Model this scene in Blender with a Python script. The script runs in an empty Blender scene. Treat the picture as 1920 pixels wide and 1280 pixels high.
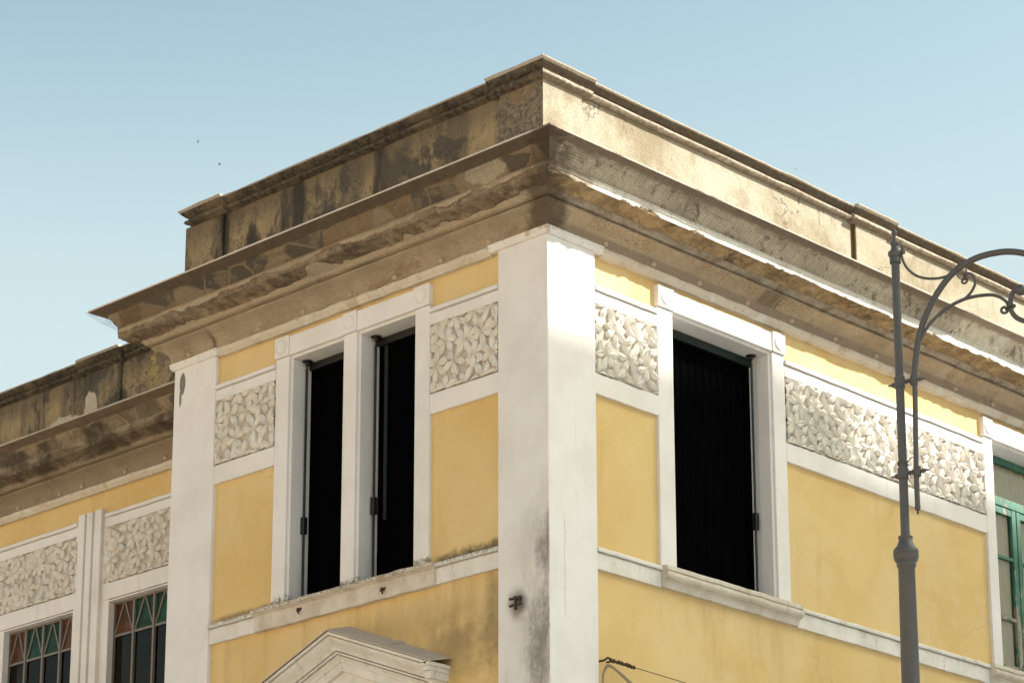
import bpy, bmesh, math, random
from mathutils import Vector, Matrix
from mathutils import noise as mnoise

SC = bpy.context.scene
COL = SC.collection
R = math.radians

# ------------------------------------------------------------------ camera
cam_d = bpy.data.cameras.new("camera")
cam = bpy.data.objects.new("camera", cam_d)
COL.objects.link(cam)
CAM = Vector((-17.6396, -16.4837, 1.6))
_yaw, _pit, _rol = R(45) - 0.0190455, 0.28426715, 0.00133033
_f = Vector((math.cos(_yaw) * math.cos(_pit), math.sin(_yaw) * math.cos(_pit), math.sin(_pit)))
_r = Vector((math.sin(_yaw), -math.cos(_yaw), 0))
_d = _f.cross(_r)
_r2 = math.cos(_rol) * _r + math.sin(_rol) * _d
_d2 = -math.sin(_rol) * _r + math.cos(_rol) * _d
cam.matrix_world = Matrix(((_r2.x, -_d2.x, -_f.x, CAM.x), (_r2.y, -_d2.y, -_f.y, CAM.y),
                           (_r2.z, -_d2.z, -_f.z, CAM.z), (0, 0, 0, 1)))
cam_d.sensor_width = 36.0
cam_d.lens = 5178.6588 / 1920 * 36
cam_d.shift_x = (960 - 955.577) / 1920
cam_d.shift_y = (1025.559 - 640) / 1920
cam_d.clip_end = 2000
SC.camera = cam

# ------------------------------------------------------------------ sky, sun, exposure
SUN_EL, SUN_AZ = R(35.5), R(135)          # azimuth clockwise from +Y
w = bpy.data.worlds.new("World")
SC.world = w
w.use_nodes = True
nt = w.node_tree
bg = nt.nodes["Background"]
sky = nt.nodes.new("ShaderNodeTexSky")
sky.sky_type = 'NISHITA'
sky.sun_disc = False
sky.sun_elevation = SUN_EL
sky.sun_rotation = SUN_AZ
sky.air_density = 1.0
sky.dust_density = 4.0
sky.ozone_density = 1.0
sky.altitude = 0
tint = nt.nodes.new("ShaderNodeMix")
tint.data_type = 'RGBA'
tint.blend_type = 'MULTIPLY'
tint.inputs[0].default_value = 1.0
tint.inputs[7].default_value = (1.02, 1.065, 0.83, 1)
nt.links.new(sky.outputs[0], tint.inputs[6])
# pale summer haze low in the sky, all round the horizon
_tc = nt.nodes.new("ShaderNodeTexCoord")
_sp = nt.nodes.new("ShaderNodeSeparateXYZ")
nt.links.new(_tc.outputs["Generated"], _sp.inputs[0])
_mr = nt.nodes.new("ShaderNodeMapRange")
_mr.interpolation_type = 'SMOOTHSTEP'
_mr.inputs[1].default_value, _mr.inputs[2].default_value = 0.33, 0.485
_mr.inputs[3].default_value, _mr.inputs[4].default_value = 0.95, 0.0
nt.links.new(_sp.outputs[2], _mr.inputs[0])
_hz = nt.nodes.new("ShaderNodeMix")
_hz.data_type = 'RGBA'
nt.links.new(_mr.outputs[0], _hz.inputs[0])
nt.links.new(tint.outputs[2], _hz.inputs[6])
_hz.inputs[7].default_value = (2.42, 2.94, 3.04, 1)
nt.links.new(_hz.outputs[2], bg.inputs[0])
bg.inputs[1].default_value = 0.11

sun_d = bpy.data.lights.new("sun", 'SUN')
sun_d.energy = 4.0
sun_d.angle = R(0.9)
sun_d.color = (1.0, 0.96, 0.89)
sun = bpy.data.objects.new("sun", sun_d)
COL.objects.link(sun)
SUNV = Vector((math.sin(SUN_AZ) * math.cos(SUN_EL), math.cos(SUN_AZ) * math.cos(SUN_EL), math.sin(SUN_EL)))
sun.rotation_euler = SUNV.to_track_quat('Z', 'Y').to_euler()
sun.location = SUNV * 60

SC.view_settings.view_transform = 'Standard'
SC.view_settings.look = 'None'
SC.view_settings.exposure = 1.35
SC.view_settings.gamma = 1.0
SC.render.engine = 'CYCLES'
SC.cycles.max_bounces = 8

# ------------------------------------------------------------------ helpers: objects
def empty(name, loc=(0, 0, 0)):
    o = bpy.data.objects.new(name, None)
    o.location = loc
    COL.objects.link(o)
    return o

def tag(o, label=None, cat=None, group=None, kind=None):
    for k, v in (("label", label), ("category", cat), ("group", group), ("kind", kind)):
        if v:
            o[k] = v
    return o

def FR(u, p, z): return (u, -p, z)          # facade on the right, facing -Y
def FL(u, p, z): return (-p, u, z)          # facade on the left, facing -X
WX, WY = 2.07, 5.485                        # set-back of the side wing, width of the corner block
def FW(u, p, z): return (WX - p, u, z)      # set-back wing, facing -X
def FE(u, p, z): return (u, WY + p, z)      # short return of the corner block, facing +Y
def FI(u, p, z): return (u, p, z)

def nz(x, y, z=0.0): return mnoise.noise(Vector((x, y, z)))

class MB:
    """collects shapes into one mesh"""
    def __init__(self):
        self.v, self.f, self.uv, self.fm, self.torn = [], [], [], [], {}
        self.mi = 0
    def add(self, vs, fs, uvs=None):
        b = len(self.v)
        self.v += [tuple(a) for a in vs]
        self.uv += list(uvs) if uvs else [(0.0, 0.0)] * len(vs)
        self.f += [tuple(i + b for i in f) for f in fs]
        self.fm += [self.mi] * len(fs)
        return self
    def box(self, F, u0, u1, p0, p1, z0, z1):
        vs = [F(u, p, z) for z in (z0, z1) for p in (p0, p1) for u in (u0, u1)]
        return self.add(vs, [(0, 2, 3, 1), (4, 5, 7, 6), (0, 1, 5, 4), (2, 6, 7, 3), (0, 4, 6, 2), (1, 3, 7, 5)])
    def prism(self, F, poly, p0, p1):
        """poly in (u,z), extruded from p0 to p1"""
        n = len(poly)
        vs = [F(u, p0, z) for u, z in poly] + [F(u, p1, z) for u, z in poly]
        fs = [tuple(range(n)), tuple(range(2 * n - 1, n - 1, -1))]
        fs += [(i, (i + 1) % n, (i + 1) % n + n, i + n) for i in range(n)]
        return self.add(vs, fs)
    def sweep(self, F, prof, u0, u1, step=0.12, m0=0.0, m1=0.0, jit=0.0, amp=None, closed=True, caps=True, seed=0.0, fq=3.0, torn=None):
        """prof: list of (p,z[,idx]) swept along u; ends mitred by m0, m1"""
        n, k = max(1, int(round((u1 - u0) / step))), len(prof)
        nrm = []
        for j in range(k):
            a, c = prof[(j - 1) % k], prof[(j + 1) % k]
            if not closed and j == 0: a = prof[0]
            if not closed and j == k - 1: c = prof[-1]
            d = Vector((c[0] - a[0], c[1] - a[1]))
            d = d.normalized() if d.length > 1e-9 else Vector((0, 1))
            nrm.append((d.y, -d.x))
        vs, uvs = [], []
        for i in range(n + 1):
            t = i / n
            for j, q in enumerate(prof):
                p, z = q[0], q[1]
                u = (u0 + m0 * p) * (1 - t) + (u1 + m1 * p) * t
                idx = q[2] if len(q) > 2 else j
                dp = dz = 0.0
                if jit:
                    dp = jit * nz(u * fq + seed, seed * 1.7, z * 0.7)
                    dz = jit * nz(u * fq + seed, 9.1 + seed, p * 0.7)
                if amp:
                    s = amp(u, idx)
                    dp += s * nrm[j][0]
                    dz += s * nrm[j][1]
                vs.append(F(u, p + dp, z + dz))
                uvs.append((u, idx))
                if torn: self.torn[len(self.v) + len(vs) - 1] = torn(u, idx)
        fs = []
        for i in range(n):
            for j in range(k if closed else k - 1):
                a, b2 = i * k + j, i * k + (j + 1) % k
                fs.append((a, b2, b2 + k, a + k))
        if caps and closed:
            fs.append(tuple(range(k)))
            fs.append(tuple(range((n + 1) * k - 1, n * k - 1, -1)))
        return self.add(vs, fs, uvs)
    def tube(self, pts, rad, sides=8, cap=True):
        pts = [Vector(p) for p in pts]
        n = len(pts)
        rad = [rad] * n if isinstance(rad, (int, float)) else rad
        t = [(pts[min(i + 1, n - 1)] - pts[max(i - 1, 0)]).normalized() for i in range(n)]
        ref = Vector((0, 0, 1)) if abs(t[0].z) < 0.9 else Vector((1, 0, 0))
        x = t[0].cross(ref).normalized()
        vs = []
        for i in range(n):
            x = (x - t[i] * x.dot(t[i])).normalized()
            y = t[i].cross(x)
            for s in range(sides):
                a = 2 * math.pi * s / sides
                vs.append(pts[i] + (x * math.cos(a) + y * math.sin(a)) * rad[i])
        fs = [(i * sides + s, i * sides + (s + 1) % sides, (i + 1) * sides + (s + 1) % sides, (i + 1) * sides + s)
              for i in range(n - 1) for s in range(sides)]
        if cap:
            fs += [tuple(range(sides)), tuple(range(n * sides - 1, (n - 1) * sides - 1, -1))]
        return self.add(vs, fs)
    def lathe(self, c, prof, sides=20, axis=Vector((0, 0, 1))):
        """prof list of (r, h) along axis from point c"""
        axis = Vector(axis).normalized()
        ref = Vector((1, 0, 0)) if abs(axis.x) < 0.8 else Vector((0, 1, 0))
        x = axis.cross(ref).normalized(); y = axis.cross(x)
        c = Vector(c); k = len(prof)
        vs = [c + axis * h + (x * math.cos(2 * math.pi * s / sides) + y * math.sin(2 * math.pi * s / sides)) * max(r, 1e-4)
              for r, h in prof for s in range(sides)]
        fs = [(i * sides + s, i * sides + (s + 1) % sides, (i + 1) * sides + (s + 1) % sides, (i + 1) * sides + s)
              for i in range(k - 1) for s in range(sides)]
        fs += [tuple(range(sides)), tuple(range(k * sides - 1, (k - 1) * sides - 1, -1))]
        return self.add(vs, fs)
    def build(self, name, mats, parent=None, bevel=0.0, smooth=False, angle=35, fix=True, seg=2):
        me = bpy.data.meshes.new(name)
        me.from_pydata(self.v, [], self.f)
        for m in (mats if isinstance(mats, (list, tuple)) else [mats]):
            me.materials.append(m)
        uvl = me.uv_layers.new(name="UVMap")
        vi = [0] * len(me.loops)
        me.loops.foreach_get("vertex_index", vi)
        uvl.data.foreach_set("uv", [c for i in vi for c in self.uv[i]])
        if self.torn:
            ul2 = me.uv_layers.new(name="Torn")
            ul2.data.foreach_set("uv", [c for i in vi for c in (self.torn.get(i, 0.0), 0.0)])
        me.polygons.foreach_set("material_index", self.fm)
        if fix:
            bm = bmesh.new(); bm.from_mesh(me)
            bmesh.ops.recalc_face_normals(bm, faces=bm.faces)
            bm.to_mesh(me); bm.free()
        if smooth:
            me.polygons.foreach_set("use_smooth", [True] * len(me.polygons))
            me.set_sharp_from_angle(angle=R(angle))
        me.update()
        o = bpy.data.objects.new(name, me)
        COL.objects.link(o)
        if parent: o.parent = parent
        if bevel:
            b = o.modifiers.new("bevel", 'BEVEL')
            b.width = bevel; b.segments = seg; b.limit_method = 'ANGLE'; b.angle_limit = R(40)
            b.harden_normals = False
        return o

def sheet(mb, F, u0, u1, p, z0, z1):
    a = [F(u0, p, z0), F(u1, p, z0), F(u1, p, z1), F(u0, p, z1)]
    nn = (Vector(a[1]) - Vector(a[0])).cross(Vector(a[2]) - Vector(a[0]))
    out = Vector(F(0, 1, 0)) - Vector(F(0, 0, 0))
    return mb.add(a if nn.dot(out) > 0 else a[::-1], [(0, 1, 2, 3)])

def smooth_path(pts, n=6):
    """Catmull-Rom through the points"""
    P = [Vector(p) for p in pts]
    P = [P[0] * 2 - P[1]] + P + [P[-1] * 2 - P[-2]]
    out = []
    for i in range(1, len(P) - 2):
        for s in range(n):
            t = s / n
            a, b, c, d = P[i - 1], P[i], P[i + 1], P[i + 2]
            out.append(0.5 * ((2 * b) + (c - a) * t + (2 * a - 5 * b + 4 * c - d) * t * t + (3 * b - a - 3 * c + d) * t ** 3))
    out.append(P[-2])
    return out

# ------------------------------------------------------------------ helpers: materials
class G:
    def __init__(self, name):
        self.mat = bpy.data.materials.new(name)
        self.mat.use_nodes = True
        self.nt = self.mat.node_tree
        self.nt.nodes.clear()
        self.outn = self.nt.nodes.new("ShaderNodeOutputMaterial")
        self._pos = self._uv = None
    def n(self, t): return self.nt.nodes.new(t)
    def ln(self, a, b): self.nt.links.new(a, b)
    def put(self, sock, v):
        if isinstance(v, bpy.types.NodeSocket): self.ln(v, sock)
        elif isinstance(v, (tuple, list)) and len(v) == 3 and sock.type == 'RGBA': sock.default_value = (*v, 1)
        else: sock.default_value = v
    @property
    def pos(self):
        if not self._pos: self._pos = self.n("ShaderNodeNewGeometry").outputs["Position"]
        return self._pos
    @property
    def uv(self):
        if not self._uv:
            t = self.n("ShaderNodeUVMap"); t.uv_map = "UVMap"; self._uv = t.outputs[0]
        return self._uv
    def uvx(self, name):
        t = self.n("ShaderNodeUVMap"); t.uv_map = name
        return self.sep(t.outputs[0])[0]
    def grain(self, c, amt=0.35, scale=70, lo=0.3, hi=0.7):
        n = self.noise(scale, 4, 0.75, off=(1.3, 7.7, 2.9))
        f = self.m('ADD', self.m('MULTIPLY', self.ss(n, lo, hi), amt), 1.0 - amt * 0.5)
        t = self.n("ShaderNodeMix"); t.data_type = 'RGBA'; t.blend_type = 'MULTIPLY'
        t.inputs[0].default_value = 1.0
        self.put(t.inputs[6], c); self.put(t.inputs[7], self.comb(f, f, f))
        return t.outputs[2]
    def sep(self, v):
        s = self.n("ShaderNodeSeparateXYZ"); self.ln(v, s.inputs[0]); return s.outputs
    def comb(self, x, y, z):
        c = self.n("ShaderNodeCombineXYZ")
        for i, a in enumerate((x, y, z)): self.put(c.inputs[i], a)
        return c.outputs[0]
    def scale(self, v, s):
        m = self.n("ShaderNodeVectorMath"); m.operation = 'MULTIPLY'
        self.ln(v, m.inputs[0]); m.inputs[1].default_value = s
        return m.outputs[0]
    def vadd(self, v, o):
        m = self.n("ShaderNodeVectorMath"); m.operation = 'ADD'
        self.ln(v, m.inputs[0]); self.put(m.inputs[1], o)
        return m.outputs[0]
    def noise(self, scale, detail=4, rough=0.55, st=(1, 1, 1), off=(0, 0, 0), vec=None, dist=0.0):
        v = vec or self.pos
        if st != (1, 1, 1): v = self.scale(v, st)
        if off != (0, 0, 0): v = self.vadd(v, off)
        t = self.n("ShaderNodeTexNoise")
        self.ln(v, t.inputs["Vector"])
        t.inputs["Scale"].default_value = scale
        t.inputs["Detail"].default_value = detail
        t.inputs["Roughness"].default_value = rough
        t.inputs["Distortion"].default_value = dist
        return t.outputs[0]
    def vor(self, scale, st=(1, 1, 1), vec=None, feature='F1', out="Distance", rnd=1.0):
        v = vec or self.pos
        if st != (1, 1, 1): v = self.scale(v, st)
        t = self.n("ShaderNodeTexVoronoi"); t.feature = feature
        self.ln(v, t.inputs["Vector"]); t.inputs["Scale"].default_value = scale
        t.inputs["Randomness"].default_value = rnd
        return t.outputs[out]
    def m(self, op, a, b=0.0, c=0.0):
        t = self.n("ShaderNodeMath"); t.operation = op
        for i, x in enumerate((a, b, c)): self.put(t.inputs[i], x)
        return t.outputs[0]
    def ss(self, x, lo, hi):
        t = self.n("ShaderNodeMapRange"); t.interpolation_type = 'SMOOTHSTEP'
        self.put(t.inputs[0], x)
        a, b = (lo, hi) if lo < hi else (hi, lo)
        t.inputs[1].default_value = a; t.inputs[2].default_value = b
        t.inputs[3].default_value, t.inputs[4].default_value = (0.0, 1.0) if lo < hi else (1.0, 0.0)
        return t.outputs[0]
    def band(self, x, a, b, c, d):
        return self.m('MULTIPLY', self.ss(x, a, b), self.ss(x, d, c))
    def mul(self, *a):
        r = a[0]
        for x in a[1:]: r = self.m('MULTIPLY', r, x)
        return r
    def mix(self, f, a, b):
        t = self.n("ShaderNodeMix"); t.data_type = 'RGBA'
        self.put(t.inputs[0], f); self.put(t.inputs[6], a); self.put(t.inputs[7], b)
        return t.outputs[2]
    def ramp(self, f, stops, const=False):
        t = self.n("ShaderNodeValToRGB"); cr = t.color_ramp
        if const: cr.interpolation = 'CONSTANT'
        while len(cr.elements) < len(stops): cr.elements.new(0.5)
        for e, (p, c) in zip(cr.elements, stops):
            e.position = p; e.color = (*c, 1)
        self.put(t.inputs[0], f)
        return t.outputs[0]
    def bump(self, h, strength=0.4, dist=0.01, normal=None):
        b = self.n("ShaderNodeBump")
        b.inputs["Strength"].default_value = strength; b.inputs["Distance"].default_value = dist
        self.ln(h, b.inputs["Height"])
        if normal: self.ln(normal, b.inputs["Normal"])
        return b.outputs[0]
    def out(self, col, rough=0.85, normal=None, metal=0.0, spec=0.3, coat=None):
        p = self.n("ShaderNodeBsdfPrincipled")
        self.put(p.inputs["Base Color"], col); self.put(p.inputs["Roughness"], rough)
        self.put(p.inputs["Metallic"], metal); self.put(p.inputs["Specular IOR Level"], spec)
        if normal: self.ln(normal, p.inputs["Normal"])
        self.ln(p.outputs[0], self.outn.inputs[0])
        self.bsdf = p
        return self.mat

# shared: round spot mask at a world point, edge broken by noise
def spot(g, c, rad, edge=0.5, nscale=9.0, namt=0.6, off=(0, 0, 0)):
    v = g.n("ShaderNodeVectorMath"); v.operation = 'SUBTRACT'
    g.ln(g.pos, v.inputs[0]); v.inputs[1].default_value = c
    s = g.scale(v.outputs[0], tuple(1.0 / r for r in rad))
    l = g.n("ShaderNodeVectorMath"); l.operation = 'LENGTH'
    g.ln(s, l.inputs[0])
    nn = g.m('MULTIPLY', g.m('SUBTRACT', g.noise(nscale, 5, 0.65, off=off), 0.5), namt * 2)
    return g.ss(g.m('ADD', l.outputs["Value"], nn), 1.0 + edge * 0.5, 1.0 - edge * 0.5)

def mat_white(name, base=(0.80, 0.768, 0.752), stains=True):
    g = G(name)
    x, y, z = g.sep(g.pos)
    big = g.noise(1.6, 5, 0.6)
    c = g.mix(g.ss(big, 0.35, 0.7), base, tuple(a * b for a, b in zip(base, (0.91, 0.90, 0.885))))
    patch = g.ss(g.noise(2.2, 6, 0.65, st=(1, 1, 0.5), off=(4, 7, 1), dist=0.6), 0.56, 0.66)
    c = g.mix(g.mul(patch, 0.35), c, (0.80, 0.78, 0.74))
    streak = g.ss(g.noise(9, 4, 0.6, st=(1, 1, 0.10), off=(3, 1, 0)), 0.58, 0.75)
    c = g.mix(g.mul(streak, 0.22), c, (0.42, 0.37, 0.30))
    speck = g.ss(g.noise(55, 3, 0.6, st=(1, 1, 0.7)), 0.70, 0.76)
    c = g.mix(g.mul(speck, g.ss(g.noise(3, 3), 0.5, 0.7), 0.7), c, (0.30, 0.26, 0.20))
    if stains:
        left = g.ss(x, 0.012, 0.004)
        # dark mould running down the shaded face beside the corner
        band = g.mul(left, g.band(y, -0.05, 0.0, 0.04, 0.52), g.ss(z, 9.45, 8.55))
        mould = g.m('ADD', g.noise(2.6, 9, 0.76, st=(1, 1, 0.5), off=(0, 0.3, 2.1)), g.m('MULTIPLY', band, 0.21))
        mask = g.mul(g.ss(mould, 0.55, 0.80), g.ss(band, 0.03, 0.65))
        c = g.mix(g.mul(mask, 0.80), c, (0.15, 0.13, 0.115))
        wide = g.mul(left, g.band(y, -0.1, 0.0, 0.3, 0.68), g.ss(z, 10.6, 9.3))
        c = g.mix(g.mul(wide, g.ss(g.noise(2.0, 5, 0.6, st=(1, 1, 0.35), off=(1, 2, 3)), 0.42, 0.68), 0.38), c, (0.34, 0.30, 0.26))
        c = g.mix(g.mul(left, spot(g, (0, 0.40, 8.19), (0.1, 0.10, 0.13), 1.2), 0.75), c, (0.14, 0.12, 0.10))
        # plaster fallen off near the top of the far pilaster
        chip = g.mul(left, spot(g, (0, 5.345, 11.56), (0.1, 0.047, 0.125), 0.25, 11, 0.35))
        chip2 = g.mul(left, spot(g, (0, 5.375, 11.40), (0.1, 0.018, 0.10), 0.25, 11, 0.3))
        chip = g.m('MAXIMUM', chip, chip2)
        c = g.mix(chip, c, g.mix(g.noise(30, 4), (0.12, 0.105, 0.09), (0.30, 0.27, 0.235)))
        # fine crack on the lit face
        wob = g.m('MULTIPLY', g.m('SUBTRACT', g.noise(4, 5, 0.7, off=(5, 5, 5)), 0.5), 0.09)
        cx = g.m('ABSOLUTE', g.m('SUBTRACT', g.m('ADD', x, wob), 0.215))
        crack = g.mul(g.ss(cx, 0.006, 0.002), g.ss(x, 0.02, 0.03), g.band(z, 7.9, 8.2, 8.9, 9.1), g.ss(y, 0.05, 0.01))
        c = g.mix(g.mul(crack, 0.5), c, (0.25, 0.22, 0.18))
    if stains:
        foot = g.mul(g.ss(g.m('ADD', z, g.m('MULTIPLY', g.m('SUBTRACT', g.noise(26, 5, 0.7), 0.5), 0.35)), 8.90, 8.83), g.ss(z, 8.78, 8.80), g.band(y, 1.5, 1.55, 3.9, 3.95), g.ss(x, 0.3, 0.2))
        c = g.mix(g.mul(foot, 0.85), c, g.mix(g.noise(40, 3), (0.06, 0.05, 0.025), (0.26, 0.21, 0.10)))
    else:
        worn = g.mul(g.ss(g.noise(2.6, 7, 0.68, off=(2, 6, 1)), 0.54, 0.62), g.ss(z, 11.70, 11.712))
        c = g.mix(g.mul(worn, 0.75), c, (0.47, 0.37, 0.25))
        c = g.mix(g.mul(g.ss(g.noise(16, 6, 0.75, st=(1, 1, 1.6), off=(0, 3, 3)), 0.56, 0.66), g.ss(z, 11.70, 11.712), 0.6), c, (0.33, 0.24, 0.15))
    h = g.m('ADD', g.noise(28, 5, 0.6), g.m('MULTIPLY', g.noise(5, 4, 0.6), 1.6))
    return g.out(c, 0.82, g.bump(h, 0.35, 0.006))

def mat_yellow():
    g = G("yellow_stucco")
    x, y, z = g.sep(g.pos)
    big = g.noise(0.9, 5, 0.6)
    c = g.mix(g.ss(big, 0.3, 0.72), (0.725, 0.53, 0.245), (0.665, 0.455, 0.185))
    mid = g.noise(3.5, 6, 0.65, off=(2, 5, 8))
    c = g.mix(g.mul(g.ss(mid, 0.52, 0.75), 0.35), c, (0.74, 0.58, 0.30))
    patch = g.ss(g.m('ADD', g.noise(0.55, 4, 0.6, off=(3, 9, 4)), g.m('MULTIPLY', g.noise(9, 5, 0.7), 0.08)), 0.54, 0.60)
    c = g.mix(g.mul(patch, 0.30), c, (0.74, 0.585, 0.33))
    trowel = g.ss(g.noise(7, 6, 0.72, st=(1, 1, 0.55), off=(5, 1, 3), dist=0.8), 0.55, 0.72)
    c = g.mix(g.mul(trowel, 0.18), c, (0.55, 0.36, 0.135))
    stre = g.noise(5, 5, 0.6, st=(1, 1, 0.13), off=(8, 2, 0))
    c = g.mix(g.mul(g.ss(stre, 0.55, 0.8), 0.30), c, (0.47, 0.30, 0.11))
    # drip stains below the sill course
    drip = g.mul(g.band(z, 7.5, 8.25, 8.58, 8.6), g.ss(g.noise(4, 6, 0.6, st=(1, 1, 0.16), off=(1, 4, 0)), 0.47, 0.72), g.m('MAXIMUM', g.ss(x, 0.5, 0.2), g.band(x, 1.3, 2.2, 3.0, 4.2)))
    c = g.mix(g.mul(drip, 0.40), c, (0.44, 0.29, 0.13))
    # soot on the left face, above the string course and beside the pediment
    lf = g.ss(x, 0.2, 0.06)
    top = g.m('ADD', g.m('SUBTRACT', z, 8.80), g.m('MULTIPLY', g.m('SUBTRACT', g.noise(11, 5, 0.7), 0.5), 0.22))
    soot = g.mul(lf, g.ss(top, 0.13, 0.0), g.ss(z, 8.78, 8.80), g.band(y, 0.4, 0.62, 1.4, 1.6))
    c = g.mix(g.mul(soot, 0.9), c, (0.055, 0.045, 0.035))
    s2 = g.mul(lf, spot(g, (0.05, 0.72, 8.15), (0.3, 0.13, 0.42), 1.5, 7, 0.8), 0.55)
    c = g.mix(s2, c, (0.17, 0.125, 0.07))
    s3 = g.mul(lf, spot(g, (0.05, 1.27, 7.95), (0.3, 0.36, 0.20), 2.0, 5, 1.3), 0.55)
    c = g.mix(s3, c, (0.14, 0.10, 0.055))
    s4 = g.mul(lf, spot(g, (0.05, 1.9, 8.28), (0.3, 0.75, 0.16), 2.0, 5, 1.2), 0.35)
    c = g.mix(s4, c, (0.25, 0.17, 0.08))
    s5 = g.mul(lf, g.band(z, 7.0, 7.2, 8.0, 8.4), g.band(y, 0.55, 0.64, 0.75, 1.15), g.ss(g.noise(6, 6, 0.7), 0.45, 0.7), 0.6)
    c = g.mix(s5, c, (0.20, 0.14, 0.075))
    s6 = g.mul(lf, spot(g, (0.05, 4.25, 8.82), (0.3, 0.55, 0.05), 1.0, 9, 0.8), 0.6)
    c = g.mix(s6, c, (0.10, 0.075, 0.05))
    # hairline cracks on the wing
    v = g.vor(1.1, vec=g.vadd(g.pos, g.scale(g.comb(g.noise(3), g.noise(3, off=(5, 0, 0)), g.noise(3, off=(0, 5, 0))), (0.5, 0.5, 0.5))), feature='DISTANCE_TO_EDGE')
    c = g.mix(g.mul(g.ss(v, 0.009, 0.002), g.ss(g.noise(0.8, 2, off=(0, 1, 0)), 0.56, 0.66), 0.28), c, (0.25, 0.16, 0.07))
    speck = g.ss(g.noise(60, 2, 0.5), 0.73, 0.78)
    c = g.mix(g.mul(speck, g.ss(g.noise(2.5, 3), 0.55, 0.7), 0.6), c, (0.2, 0.13, 0.06))
    c = g.grain(c, 0.10, 80)
    h = g.m('ADD', g.noise(40, 5, 0.6), g.m('MULTIPLY', g.noise(6, 4, 0.6), 1.8))
    return g.out(c, 0.9, g.bump(h, 0.30, 0.006))

SMOOTH = (0.40, 0.32, 0.225)
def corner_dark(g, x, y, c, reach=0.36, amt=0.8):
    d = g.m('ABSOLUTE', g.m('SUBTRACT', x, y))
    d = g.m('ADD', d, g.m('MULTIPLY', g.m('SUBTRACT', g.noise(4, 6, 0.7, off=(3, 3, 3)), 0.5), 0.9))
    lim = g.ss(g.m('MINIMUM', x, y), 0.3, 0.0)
    return g.mix(g.mul(g.ss(d, reach, reach * 0.25), lim, amt), c, (0.085, 0.06, 0.04))

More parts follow.
